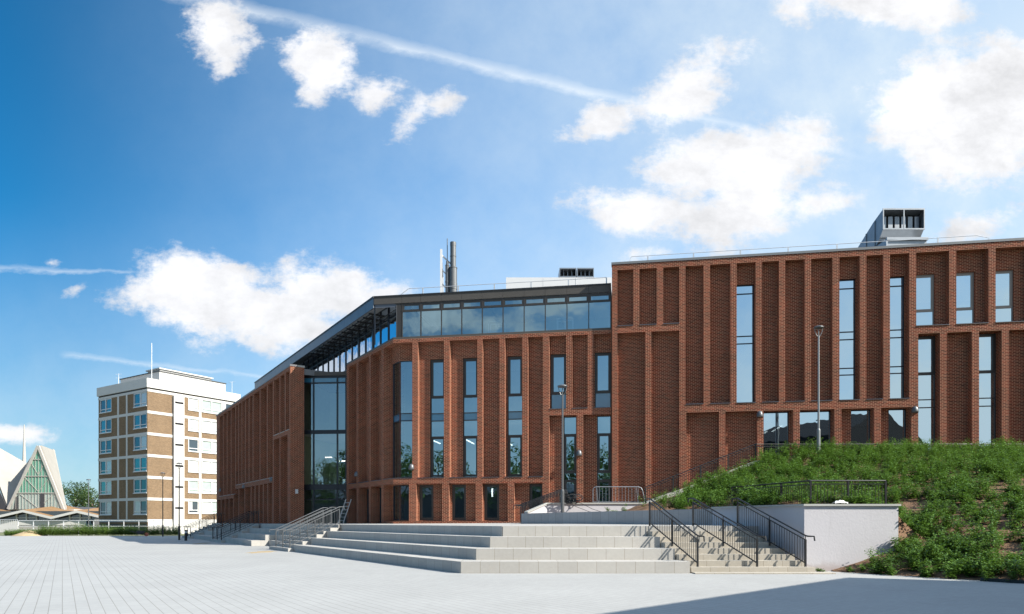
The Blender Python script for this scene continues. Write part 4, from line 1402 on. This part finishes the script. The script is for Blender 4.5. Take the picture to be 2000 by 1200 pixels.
# railing along the white wall
def flat_rail(name, label, pts, h, gap=.11, post=1.5, mat='black_metal'):
    t = thing(name, label, 'railing', pts[0])
    o = Vector(pts[0]); bars = MB(); up = Vector((0, 0, 1))
    tp = MB()
    tp.tube([Vector(p) - o + up * h for p in pts], .026, 8)
    for i in range(len(pts) - 1):
        a, b = Vector(pts[i]) - o, Vector(pts[i + 1]) - o
        bars.bar(a + up * (h - .11), b + up * (h - .11), .04, .03); bars.bar(a + up * .1, b + up * .1, .04, .03)
        L = (b - a).length; n = int(L / gap)
        for k in range(1, n):
            p = a + (b - a) * k / n; bars.bar(p + up * .1, p + up * (h - .11), .014)
        m_ = max(1, round(L / post))
        for k in range(m_ + (1 if i == len(pts) - 2 else 0)):
            p = a + (b - a) * k / m_
            mb = MB(); mb.box(p.x - .028, p.x + .028, p.y - .028, p.y + .028, p.z - .15, p.z + h - .02); part('post', mb, M[mat], t)
    part('handrail_tube', tp, M[mat], t); part('infill_bars', bars, M[mat], t)
    return t
flat_rail('guard_rail', 'black bar railing on top of the white retaining wall', [(8.75, 27.2, 2.08), (9.95, 22.75, 2.08), (12.45, 22.75, 2.08)], .88)
flat_rail('guard_rail', 'dark bar railing climbing the ramp along the brick facade', [(6.70, 34.22, 2.52), (12.2, 34.22, 4.68), (26.0, 34.22, 4.68)], .80, gap=.1)
for k, (yy, lab) in enumerate(((35.0, 'front black handrail of the short flight behind the lamp post'), (36.3, 'middle black handrail of the short flight behind the lamp post'), (37.6, 'rear black handrail of the short flight, closest to the brick wall'))):
    x0 = .45 + k * .12
    railing(lab, (x0, yy, 1.55), (x0 + 2.0, yy, 2.30), 1, 'handrails of the short flight', rise_h=.92, gap=.12, top_ext=.35)
# hidden flight below these handrails
fl_s = MB()
for k in range(6):
    fl_s.box(0.62 + k * .27, 2.2, 34.7, 38.2, 1.2, 1.5 + .156 * (k + 1))
solo('stone_stairs', fl_s, M['stair'], 'short stone flight behind the low white wall, up to the upper path', 'stairs')

# crowd barrier
t = thing('crowd_barrier', 'galvanised crowd barrier standing in front of the glazed door', 'barrier', (4.12, 34.75, 2.45))
mb = MB(); hb = .92
mb.tube([(0, 0, .14), (0, 0, hb - .16), (.05, 0, hb - .04), (.16, 0, hb), (2.30, 0, hb), (2.45, 0, hb - .05), (2.52, 0, hb - .18), (2.68, 0, .06)], .022, 8)
mb.tube([(0, 0, .14), (2.6, 0, .14)], .018, 8)
part('frame', mb, M['galv'], t)
mb = MB()
for i in range(1, 15): mb.tube([(i * .165, 0, .14), (i * .165, 0, hb)], .009, 6)
part('bars', mb, M['galv'], t)
for x in (.25, 2.28):
    mb = MB(); mb.tube([(x, -.3, .02), (x, -.02, .22), (x, .02, .22), (x, .3, .02)], .018, 6)
    mb.bar((x, 0, .14), (x - .06, 0, hb), .03)
    part('foot', mb, M['galv'], t)

# ladder leaning at the entrance
lx, ly = -11.95, 46.75
t = thing('ladder', 'small grey ladder leaning on the brick corner by the entrance', 'ladder', (lx, ly, 1.42))
mb = MB()
for o_ in (0, .36): mb.bar((o_, 0, 0), (o_ + .52, .25, 1.72), .035, .06)
part('rail', mb, M['steel'], t)
mb = MB()
for i in range(1, 7):
    f_ = i / 7; mb.bar((.52 * f_, .25 * f_, 1.72 * f_), (.36 + .52 * f_, .25 * f_, 1.72 * f_), .03)
part('rungs', mb, M['steel'], t)

# cables and cloth
mb = MB(); rr = random.Random(3)
for k in range(7):
    cx, cy, cz = 2.55 + rr.uniform(-.1, .75), 33.85 + rr.uniform(-.15, .1), 2.66 + rr.uniform(-.02, .25)
    r0 = rr.uniform(.12, .26); pts = []
    for i in range(15):
        a = i / 14 * 2 * math.pi * 1.1
        pts.append((cx + math.cos(a) * r0 * 1.2, cy + .05 * math.sin(a * 2) + rr.uniform(-.01, .01), cz + math.sin(a) * r0 * .7))
    mb.tube(pts, .020, 6)
mb.tube([(2.9, 33.85, 2.62), (3.4, 33.6, 2.5), (3.9, 33.0, 2.2), (4.4, 32.7, 2.03), (4.8, 32.5, 2.02)], .012, 6)
mb.tube([(2.7, 33.85, 2.60), (3.1, 33.5, 2.35), (3.7, 32.9, 2.08), (4.0, 32.6, 2.02)], .012, 6)
solo('cable_coil', mb, M['black_metal'], 'tangle of black cable hung over the low white wall by the lamp post', 'cable')
mb = MB(); rr = random.Random(9); n1, n2 = 9, 6; vv = []
for i in range(n1):
    for j in range(n2):
        vv.append(((i / (n1 - 1) - .5) * .42 + rr.uniform(-.02, .02), (j / (n2 - 1) - .5) * .22 + rr.uniform(-.02, .02), .01 + rr.uniform(0, .09) * math.sin(math.pi * i / (n1 - 1)) + (.04 if 0 < j < n2 - 1 else 0)))
ff_ = [(i * n2 + j, (i + 1) * n2 + j, (i + 1) * n2 + j + 1, i * n2 + j + 1) for i in range(n1 - 1) for j in range(n2 - 1)]
mb.add(vv, ff_)
solo('cloth', mb, M['cloth'], 'crumpled white cloth left on the coping of the white wall', 'cloth', (10.62, 22.1, 2.17), 0, None, True)

# ================================================================== LAMP POSTS
def lamp_post(label, loc, h, mat, group='street lamps around the plaza', rz=0.0):
    t = thing('lamp_post', label, 'lamp post', loc, rz, group)
    mb = MB(); mb.lathe([(.085, 0), (.085, 1.15), (.078, 1.2), (.052, 1.24), (.046, h * .6), (.040, h - .42), (.0, h - .42)], (0, 0, 0), 12)
    part('pole', mb, M[mat], t, smooth=False)
    mb = MB()
    for s_ in (-1, 1):
        mb.tube([(0, 0, h - .50), (s_ * .08, 0, h - .42), (s_ * .17, 0, h - .22), (s_ * .19, 0, h - .05)], .016, 6)
    mb.tube([(0, 0, h - .48), (0, 0, h - .10)], .022, 6)
    part('bracket', mb, M[mat], t)
    mb = MB(); mb.lathe([(0, h + .05), (.13, h + .045), (.22, h + .01), (.245, h - .03), (.22, h - .06), (.10, h - .07), (0, h - .075)], (0, 0, 0), 20)
    part('lamp_head', mb, M['grey_metal'], t, smooth=True)
    return t
lamp_post('tall grey lamp post behind the stone planter wall, in front of the brick fins', (2.42, 32.7, 1.90), 6.20, 'grey_metal')
lamp_post('pale grey lamp post at the top of the planted bank', (14.82, 33.0, 4.85), 6.15, 'mid_metal')
lamp_post('dark lamp post beside the bollard at the far stairs', ((350 - 1000) / FP * 59, 59, 0), 6.65, 'black_metal')
lamp_post('slim dark lamp post in front of the tower brick corner', ((318 - 1000) / FP * 73, 73, 0), 6.8, 'black_metal')
lamp_post('thin lamp post standing in the weeds left of the tower', ((173 - 1000) / FP * 78, 78, 0), 6.4, 'grey_metal')
t = thing('bollard', 'short black bollard at the foot of the far stairs', 'bollard', ((363 - 1000) / FP * 57, 57, 0))
mb = MB(); mb.lathe([(.11, 0), (.11, .62), (.10, .63), (.10, .80), (.12, .81), (.12, .9), (0, .92)], (0, 0, 0), 14); part('post', mb, M['black_metal'], t)
mb = MB(); mb.lathe([(.103, .64), (.103, .79)], (0, 0, 0), 14); part('band', mb, M['white_metal'], t)
# wheelbarrow
t = thing('wheelbarrow', 'dark wheelbarrow parked in the shade by the weeds', 'wheelbarrow', ((274 - 1000) / FP * 74, 74, 0), R(10))
mb = MB(); mb.add([(-.35, -.3, .62), (.45, -.3, .55), (.45, .3, .55), (-.35, .3, .62), (-.2, -.2, .3), (.2, -.2, .28), (.2, .2, .28), (-.2, .2, .3)], [(0, 1, 5, 4), (1, 2, 6, 5), (2, 3, 7, 6), (3, 0, 4, 7), (4, 5, 6, 7)])
part('tray', mb, M['slate'], t)
mb = MB()
for s_ in (-1, 1): mb.tube([(-1.0, s_ * .28, .6), (-.3, s_ * .22, .32), (.62, s_ * .06, .2)], .02, 6); mb.tube([(-.3, s_ * .22, .32), (-.35, s_ * .25, .0)], .02, 6)
part('handle', mb, M['black_metal'], t)
mb = MB(); mb.tube([(.62, -.05, .2), (.62, .05, .2)], .2, 16); part('wheel', mb, M['rust'], t)

# ================================================================== TOWER BLOCK
TB = (-47.0, 88.0, 0.0)
tower = thing('tower_block', 'six storey tan brick tower block with white concrete bands', 'tower', TB)
TL = Frame((-47, 88), (.84, -.542)); TR = Frame((-47, 88), (.542, .84))
fl_z = [15.58 - 2.81 * k for k in range(6)]      # underside of the white band below each storey
def tower_face(fr, s0, s1, cols):
    """cols: list of (a,b,mullions,z offsets)"""
    holes = []
    for zb in fl_z:
        for a, b, mu, lo, hi in cols:
            holes.append((a, b, zb + lo, zb + hi))
    mb = MB()
    for q in grid_minus(s0, s1, -0.5, 18.9, holes):
        mb.quad((q[0], 0, q[2]), (q[1], 0, q[2]), (q[1], 0, q[3]), (q[0], 0, q[3]))
    for h in holes: hole_sides(mb, h, 0, .16)
    part('brick_wall', mb, M['tower_brick'], tower, fr.loc(TB), fr.rz)
    return holes
colsL = [(-11.86, -8.86, (-10.36,), .98, 2.80), (-3.23, -.15, (-1.69,), .98, 2.80)]
colsR = [(5.6, 7.07, (), 1.20, 3.02), (7.6, 10.62, (9.06,), 1.20, 3.02), (11.2, 12.9, (), 1.20, 3.02)]
def tower_windows(fr, holes, shade):
    rr = random.Random(21)
    proto = {}
    for h in holes:
        a, b, c, d = h
        key = (round(b - a, 2), round(a, 2))
        if key not in proto:
            fb = MB(); fwd = .10
            mids = [a] + [m for col in (colsL + colsR) if abs(col[0] - a) < 1e-6 for m in col[2]] + [b]
            fb.box(a, a + fwd, -.02, .10, 0, d - c); fb.box(b - fwd, b, -.02, .10, 0, d - c)
            fb.box(a + fwd, b - fwd, -.02, .10, 0, fwd); fb.box(a + fwd, b - fwd, -.02, .10, d - c - fwd, d - c)
            fb.box(a + fwd, b - fwd, -.015, .095, .38, .48)
            for m_ in mids[1:-1]: fb.box(m_ - .07, m_ + .07, -.025, .105, fwd, d - c - fwd)
            fb.box(a - .06, b + .06, -.10, -.021, -.07, .03)
            proto[key] = (fb.mesh('window', M['white_metal']), mids, d - c)
        me, mids, hh = proto[key]
        wo_ = part('window', me, None, tower, (fr.loc(TB)[0], fr.loc(TB)[1], c), fr.rz)
        for i in range(len(mids) - 1):
            pb = MB(); x0, x1 = mids[i] + .02, mids[i + 1] - .02
            pb.quad((x0, .06, .05), (x1, .06, .05), (x1, .06, hh - .05), (x0, .06, hh - .05))
            if shade: mk = rr.choice(['blue_glass', 'blue_glass', 'curtain', 'dark_glass']) if c > 9 else rr.choice(['curtain', 'dark_glass', 'curtain', 'blue_glass'])
            else: mk = rr.choice(['curtain', 'curtain', 'dark_glass', 'grey_glaze'])
            part('pane', pb, M[mk], wo_)
            if not shade and mk == 'dark_glass' and rr.random() < .6:
                cb = MB(); wv = (x1 - x0) * rr.uniform(.25, .5); xo = x0 if rr.random() < .5 else x1 - wv
                cb.quad((xo, .052, .45), (xo + wv, .052, .45), (xo + wv, .052, hh - .1), (xo, .052, hh - .1))
                part('curtain', cb, M['curtain'], wo_)
hl = tower_face(TL, -12.3, 0.0, colsL); tower_windows(TL, hl, True)
hr = tower_face(TR, 0.0, 13.4, colsR); tower_windows(TR, hr, False)
def bands(fr, s0, s1, verts, name):
    mb = MB()
    for zb in fl_z:
        mb.box(s0, s1, -.05, -.002, zb, zb + .36)
    mb.box(s0, s1, -.05, -.002, 18.40, 18.72)
    part('concrete_band', mb, M['white_wall'], tower, fr.loc(TB), fr.rz)
    mb = MB()
    for a, b in verts:
        for i, zb in enumerate(fl_z):
            zt = 18.40 if i == 0 else fl_z[i - 1]
            mb.box(a, b, -.06, -.003, zb + .36, zt)
    for k_ in range(0, len(mb.f), 6 * len(fl_z)):
        pm_ = MB(); j0 = k_ // 6 * 8
        pm_.v = mb.v[j0:j0 + 8 * len(fl_z)]; pm_.f = [tuple(i - j0 for i in f) for f in mb.f[k_:k_ + 6 * len(fl_z)]]
        part('concrete_pilaster', pm_, M['white_wall'], tower, fr.loc(TB), fr.rz)
bands(TL, -12.34, 0.05, ((-7.27, -6.88), (-5.08, -4.74)), 'l')
bands(TR, 0.052, 13.45, ((7.14, 7.50), (10.72, 11.10)), 'r')
mb = MB()
mb.box(3.36, 4.80, -.40, -.06, -0.2, 18.35)
part('stair_panel', mb, M['white_wall'], tower, TR.loc(TB), TR.rz)
mb = MB()
for zb in fl_z: mb.box(3.50, 4.66, -.415, -.402, zb + 1.75, zb + 2.0)
part('stair_slot', mb, M['dark'], tower, TR.loc(TB), TR.rz)
# window surrounds white panels on the sunny side
mb = MB()
for zb in fl_z:
    mb.box(7.5, 10.72, -.03, -.004, zb + 3.02, zb + 3.17 if zb + 3.17 < 18.4 else 18.4)
part('lintel', mb, M['white_wall'], tower, TR.loc(TB), TR.rz)
# parapet and roof blocks in world-aligned corner frame
def corner_box(mb, l0, l1, r0, r1, z0, z1):
    """block spanning l along the left face (towards -left) and r along the right face"""
    def pt(l, r): return (-.84 * l + .542 * r, .542 * l + .84 * r)
    mb.prism([pt(l0, r0), pt(l0, r1), pt(l1, r1), pt(l1, r0)], z0, z1)
mb = MB(); corner_box(mb, -.15, 12.5, -.15, 13.6, 18.92, 20.1)
part('parapet', mb, M['white_wall'], tower)
mb = MB(); corner_box(mb, .0, 12.3, .0, 13.4, 18.72, 18.92); part('shadow_gap', mb, M['slate'], tower)
mb = MB(); corner_box(mb, 1.4, 11.2, 2.4, 12.2, 20.1, 21.55); part('roof_storey', mb, M['white_wall'], tower)
mb = MB(); corner_box(mb, 1.3, 11.3, 2.3, 12.3, 21.55, 21.66); part('roof_trim', mb, M['slate'], tower)
mb = MB(); corner_box(mb, 3.0, 6.0, 3.4, 11.0, 21.66, 22.25); part('lift_room', mb, M['white_wall'], tower)
mb = MB(); corner_box(mb, 2.8, 6.2, 3.2, 11.2, 22.25, 22.42); part('lift_room_roof', mb, M['white_wall'], tower)
mb = MB(); mb.tube([(-.45, 1.9, 20.1), (-.45, 1.9, 25.1)], .05, 8); part('mast', mb, M['white_metal'], tower)
for (l, r, z0, z1) in ((10.9, 2.0, 20.1, 22.3), (1.0, 13.0, 20.1, 22.0), (9.0, 1.0, 20.1, 21.4)):
    x, y = -.84 * l + .542 * r, .542 * l + .84 * r
    mb = MB()
    mb.tube([(x, y, z0), (x, y, z1)], .03, 6); mb.tube([(x - .4, y, z1 - .1), (x + .4, y, z1 - .05)], .02, 6)
    part('aerial', mb, M['white_metal'], tower)
mb = MB(); mb.box(-12.3, 0.0, -.08, -.003, .75, 1.22); mb.box(-12.3, 0, -.02, -.003, -0.4, .75)
part('plinth', mb, M['slate'], tower, TL.loc(TB), TL.rz)
mb = MB(); mb.box(.06, 13.4, -.09, -.003, -.4, .5); mb.box(.06, 13.4, -.09, -.003, .85, 1.57); mb.box(.06, 13.4, -.03, -.003, .5, .85)
part('plinth', mb, M['white_wall'], tower, TR.loc(TB), TR.rz)
t = thing('air_conditioner', 'grey twin fan air conditioning unit at the foot of the tower', 'air conditioner', (-55.6, 90.5, 1.15), TL.rz)
mb = MB(); mb.box(-1.1, 1.1, -.3, .3, 0, .8); part('case', mb, M['grey_metal'], t)
mb = MB()
for x in (-.55, .55): mb.tube([(x, -.32, .4), (x, -.30, .4)], .3, 16)
part('fan', mb, M['dark'], t)
mb = MB(); mb.box(-1.2, 1.2, -.4, .4, -1.2, 0); part('stand', mb, M['slate'], t)

# ================================================================== CHAPEL
CH = (-76.5, 110.0, 0.0)
ch = thing('chapel', 'folded concrete chapel with green glazed gable and thin spire', 'chapel', CH)
def tri_slab(mb, a, b, c, th=.4):
    a, b, c = Vector(a), Vector(b), Vector(c)
    n = (b - a).cross(c - a).normalized()
    if n.y > 0: n = -n
    vs_ = [a, b, c, a - n * th, b - n * th, c - n * th]
    mb.add(vs_, [(0, 1, 2), (5, 4, 3), (0, 3, 4, 1), (1, 4, 5, 2), (2, 5, 3, 0)])
def L_(p): return (p[0] - CH[0], p[1] - CH[1], p[2])
ap = (-76.2, 109.9, 13.75); bl = (-81.1, 110, 3.6); br_ = (-72.15, 110, 3.4); cen = (-83.2, 117.0, 11.6)
ap1 = (-88.6, 114.0, 15.6); ap2 = (-80.0, 119, 14.3)
mb = MB(); tri_slab(mb, L_(ap), L_(bl), L_(cen)); part('roof_fold', mb, M['chapel'], ch)
mb = MB(); tri_slab(mb, L_(bl), L_(cen), L_(ap1)); part('roof_fold', mb, M['chapel'], ch)
mb = MB(); tri_slab(mb, L_(ap), L_(br_), L_((-79.6, 118, 13.8))); tri_slab(mb, L_((-72.1, 110.3, 3.4)), L_(ap2), L_((-80.7, 118.0, 12.4))); part('roof_fold', mb, M['chapel'], ch)
mb = MB()
mb.bar(L_((ap[0], ap[1] - .1, ap[2])), L_((bl[0], bl[1] - .1, bl[2])), .26, .4); mb.bar(L_((ap[0], ap[1] - .1, ap[2])), L_((br_[0], br_[1] - .1, br_[2])), .26, .4)
part('gable_edge', mb, M['concrete'], ch)
def gl(p, q): return (p[0] + (q[0] - p[0]), 0, 0)
def edge(z):     # gable width at height z
    f_ = (ap[2] - z) / (ap[2] - 3.5)
    return ap[0] + (bl[0] - ap[0]) * f_, ap[0] + (br_[0] - ap[0]) * f_
lv_ = [3.55, 6.2, 8.9, 11.6, 13.4]
gp = MB(); gp2 = MB()
for i in range(4):
    (a0, a1), (b0, b1) = edge(lv_[i]), edge(lv_[i + 1])
    yy = 109.9
    (gp2 if i == 0 else gp).quad(L_((a0, yy, lv_[i])), L_((a1, yy, lv_[i])), L_((b1, yy, lv_[i + 1])), L_((b0, yy, lv_[i + 1])))
gz = part('gable_glazing', gp, M['green_glass'], ch)
part('lower_glazing', gp2, M['grey_glaze'], gz)
gb = MB()
for z in lv_[1:4]:
    a, b = edge(z); gb.box(a - CH[0], b - CH[0], 109.78 - CH[1], 109.86 - CH[1], z - .06, z + .06)
for k in range(-9, 10):
    x = ap[0] + k * .52
    for zt in (13.0,):
        f_ = abs(x - ap[0]) / (4.9 if x < ap[0] else 4.05)
        top = ap[2] - f_ * 10.2 - .3
        if top > 3.8: gb.box(x - .02 - CH[0], x + .02 - CH[0], 109.82 - CH[1], 109.87 - CH[1], 3.6, top)
for i in range(3):
    a, b = edge(lv_[i]); c_ = ap[0]
    for e_ in (a, b):
        gb.bar(L_((c_, 109.83, lv_[i] + .2)), L_(((c_ + e_) / 2 + (e_ - c_) * .1, 109.83, lv_[i + 1] - .2)), .05)
part('glazing_bars', gb, M['concrete'], gz)
gd = MB(); a, b = edge(4.2)
gd.quad(L_((-80.2, 109.85, 3.6)), L_((-79.5, 109.85, 3.6)), L_((-79.5, 109.85, 5.9)), L_((-79.9, 109.85, 5.4))); gd.box(-75.9 - CH[0], -75.3 - CH[0], 109.80 - CH[1], 109.85 - CH[1], 3.6, 6.1)
part('open_panel', gd, M['slate'], gz)
mb = MB(); tri_slab(mb, L_((-81.3, 110.1, 3.5)), L_((-88.4, 112.6, 15.0)), L_((-90, 111.5, 3.5)), .1); part('side_glazing', mb, M['slate'], ch)
mb = MB(); mb.tube([L_((-83.6, 117.0, 11.2)), L_((-83.6, 117.0, 18.2))], [.30, .07], 8); part('spire', mb, M['concrete'], ch)
mb = MB(); mb.box(-6.5, 5.5, .6, 12, 0, 3.6); part('wall', mb, M['concrete'], ch)

# low hall with folded roof
HL = (-74.0, 104.0, 0.0)
hall = thing('folded_roof_hall', 'low white hall with a zigzag brown roof in front of the chapel', 'hall', HL)
zig = [(-87.0, 3.2), (-82.6, 2.35), (-78.6 + .2, 2.33), (-74.1, 3.35), (-69.8, 2.32), (-65.9, 3.2), (-62.2, 2.4), (-58.5, 3.2)]
zig = [(-91.0, 2.33), (-86.6, 3.35), (-82.4 + 3.9, 2.33), (-74.1, 3.35), (-69.8, 2.32), (-65.9, 3.25), (-61.8, 2.35), (-58, 3.2)]
mb = MB(); fa = MB()
for (xa, za), (xb, zb) in zip(zig, zig[1:]):
    mb.add([(xa + 74, -.6, za + .02), (xb + 74, -.6, zb + .02), (xb + 74, 9.0, zb + 1.0), (xa + 74, 9.0, za + 1.0)], [(0, 1, 2, 3)])
    fa.add([(xa + 74, -.65, za - .34), (xb + 74, -.65, zb - .34), (xb + 74, -.65, zb + .03), (xa + 74, -.65, za + .03), (xa + 74, -.55, za - .34), (xb + 74, -.55, zb - .34), (xb + 74, -.55, zb + .01), (xa + 74, -.55, za + .01)],
           [(0, 1, 2, 3), (4, 5, 1, 0), (3, 2, 6, 7), (7, 6, 5, 4)])
part('roof', mb, M['roof_brown'], hall); part('fascia', fa, M['white_wall'], hall)
mb = MB(); mb.box(-17, 16, .3, .4, 0, 3.2); part('dark_glazing', mb, M['dark_glass'], hall)
for x in (-87.9, -86.6, -85.3, -75.6, -74.1, -72.55, -69.9, -67.5, -65.9, -64.4):
    mb = MB(); mb.box(x + 74 - .1, x + 74 + .1, .12, .29, 1.75, 2.9 if abs(x + 69.9) > .5 else 2.1)
    part('mullion', mb, M['white_wall'], hall)
for x0, x1 in ((-75.6, -72.55), (-67.5, -64.4)):
    mb = MB(); mb.box(x0 + 74, x1 + 74, .14, .28, 2.1, 2.22); part('transom', mb, M['white_wall'], hall)
mb = MB(); mb.box(-17, 16, .05, .29, 1.05, 1.75); part('white_band', mb, M['white_wall'], hall)
mb = MB(); mb.box(-17, 16, .1, .29, 0, 1.0); part('wall', mb, M['shade_concrete'], hall)

# white railing before the hall
t = thing('white_railing', 'white two bar railing behind the weeds, in front of the hall', 'railing', ((36 - 1000) / FP * 79.5, 79.5, 0))
x_end = (330 - 1000) / FP * 79.5 - t.location[0]
n = 10
for i in range(n + 1):
    mb = MB(); x = x_end * i / n; mb.box(x - .035, x + .035, -.035, .035, 0, 1.74); part('post', mb, M['white_metal'], t)
mb = MB()
for z in (1.05, 1.72): mb.tube([(0, -.05, z), (x_end, -.05, z)], .035, 6)
part('rail', mb, M['white_metal'], t)
# hoarding at the very left
t = thing('site_hoarding', 'pale grey hoarding panel at the left edge of the plaza', 'hoarding', ((-60 - 1000) / FP * 79, 79, 0))
x_end = (34 - 1000) / FP * 79 - t.location[0]
mb = MB(); mb.box(0, x_end, 0, .06, .35, 1.25); part('panel', mb, M['white_wall'], t)
mb = MB()
for i in range(24):
    x = x_end * i / 23; mb.box(x - .02, x + .02, -.01, .04, 1.25, 1.82)
mb.box(0, x_end, -.02, .05, 1.80, 1.86)
part('mesh_top', mb, M['steel'], t)
mb = MB(); mb.box(-1.0, x_end - 1.6, -2.5, -2.1, 0, .42); part('base_block', mb, M['white_wall'], t)

for o_, k_ in ((ch, 1.24), (hall, 1.24)):
    o_.location = (o_.location.x * k_, o_.location.y * k_, EYE * (1 - k_)); o_.scale = (k_, k_, k_)
# ================================================================== TREES
def tree_mesh(seed, h, r, per=3600, leaf=.34):
    rg = np.random.default_rng(seed)
    tb_ = MB()
    tb_.tube([(0, 0, -.2), (.1, 0, h * .2), (.0, .1, h * .45), (.1, 0, h * .75)], [.30, .24, .17, .05], 8)
    cl = []
    for i in range(16):
        a = rg.uniform(0, 2 * math.pi); zz = h * rg.uniform(.38, .95); rr_ = r * rg.uniform(.25, .95) * math.sqrt(max(.1, 1 - ((zz / h - .6) / .48) ** 2))
        c = (math.cos(a) * rr_, math.sin(a) * rr_, zz)
        tb_.tube([(0.05, 0.03, zz * .55), (c[0] * .5, c[1] * .5, zz * .82), c], [.10, .06, .02], 6)
        cl.append((c, r * rg.uniform(.25, .46)))
    vs_ = []
    m_ = per // len(cl)
    for c, rc in cl:
        d = rg.normal(0, 1, (m_, 3)); d /= np.linalg.norm(d, axis=1)[:, None]
        p = np.array(c) + d * (rc * rg.uniform(.45, 1.05, m_) ** .6)[:, None] * np.array([1, 1, .75])
        ang = rg.uniform(0, 2 * math.pi, m_); t1 = np.stack([np.cos(ang), np.sin(ang), rg.uniform(-.7, .7, m_)], 1)
        t2 = np.cross(t1, d); t2 /= np.linalg.norm(t2, axis=1)[:, None] + 1e-6
        s = leaf * rg.uniform(.6, 1.3, m_)[:, None]
        vs_.append(np.stack([p - t1 * s * .5, p + t2 * s * .3, p + t1 * s * .5, p - t2 * s * .3], 1).reshape(-1, 3))
    V = np.concatenate(vs_)
    cm = MB(); cm.v = [tuple(q) for q in V]; cm.f = [(i, i + 1, i + 2, i + 3) for i in range(0, len(V), 4)]
    return tb_.mesh('trunk', M['bark']), cm.mesh('crown', M['tree_leaf'])
ta = tree_mesh(3, 10.5, 4.6); tb2 = tree_mesh(8, 9.0, 5.0)
def tree(label, loc, me, s=1.0, rz=0.0, group=None):
    t = thing('broadleaf_tree', label, 'tree', loc, rz, group); t.scale = (s, s, s)
    part('trunk', me[0], None, t); part('crown', me[1], None, t)
    return t
gT = 'trees on the horizon'
tree('rounded dark tree on the horizon right of the chapel', ((147 - 1000) / FP * 175, 175, 0), ta, 1.1, 0, gT)
tree('dark tree half hidden behind the tower block', ((181 - 1000) / FP * 172, 172, 0), tb2, 1.12, 2, gT)
# low folded roof far behind, between chapel and tower
mb = MB()
t = thing('distant_hall', 'distant grey roofed hall below the horizon trees', 'hall', (-97, 156, -.3))
mb.box(-7, 14, 0, 8, 0, 3.4); part('wall', mb, M['shade_concrete'], t)
mb = MB()
for x0 in (-3.5, 3.5, 10.5):
    mb.add([(x0 - 3.5, -.5, 3.4), (x0, -.5, 5.3), (x0 + 3.5, -.5, 3.4), (x0 - 3.5, 9, 3.4), (x0, 9, 5.3), (x0 + 3.5, 9, 3.4)], [(0, 1, 4, 3), (1, 2, 5, 4), (0, 2, 1)])
part('roof', mb, M['slate'], t)

# what faces the building: trees and the gabled hall whose shadow falls over the plaza
lh = thing('long_hall', 'long dark hall on the far side of the plaza, mirrored in the ground floor glass', 'hall', (-20, -34, 0))
mb = MB(); mb.box(-60, 48, -12, 0, 0, 6.6); part('wall', mb, M['slate'], lh)
mb = MB(); mb.add([(-60, .3, 6.6), (48, .3, 6.6), (48, -6, 8.4), (-60, -6, 8.4), (48, -12, 6.6), (-60, -12, 6.6)], [(0, 1, 2, 3), (3, 2, 4, 5), (1, 4, 2), (0, 3, 5)])
part('roof', mb, M['slate'], lh)
for i, (x, y, s) in enumerate(((-34, -24, 1.25), (-21, -27, 1.45), (-11, -31, 1.35), (-3, -29, 1.2), (24, -50, 1.2), (-47, -16, 1.35), (-40, -20, 1.3), (-54, -12, 1.3))):
    tree(('tall tree facing the entrance across the plaza', 'broad tree across the plaza, mirrored in the corner windows', 'tree across the plaza mirrored in the tall windows', 'smaller tree across the plaza behind the viewer', 'tree behind the gabled hall across the plaza', 'big tree at the far end of the plaza behind the viewer', 'tall tree left of the viewer, mirrored in the entrance screen', 'outermost tree left of the viewer')[i], (x, y, 0), (ta, tb2)[i % 2], s, i * 1.3, 'trees across the plaza')
HB = (12.5, 7.1, 0)
gh = thing('gabled_hall', 'dark gabled hall across the plaza, mirrored in the ground floor windows', 'hall', HB, math.atan2(7.4, 7.75))
LN = 11.0
mb = MB(); mb.box(-1.0, LN, -12, 0, 0, 9.0); part('wall', mb, M['dark'], gh)
mb = MB(); mb.add([(-1.0, 0.0, 9.0), (LN, 0.0, 9.0), (LN, -6, 11.3), (-1.0, -6, 11.3), (LN, -12, 9.0), (-1.0, -12, 9.0)], [(0, 1, 2, 3), (3, 2, 4, 5), (1, 4, 2), (0, 3, 5)])
part('roof', mb, M['dark'], gh)
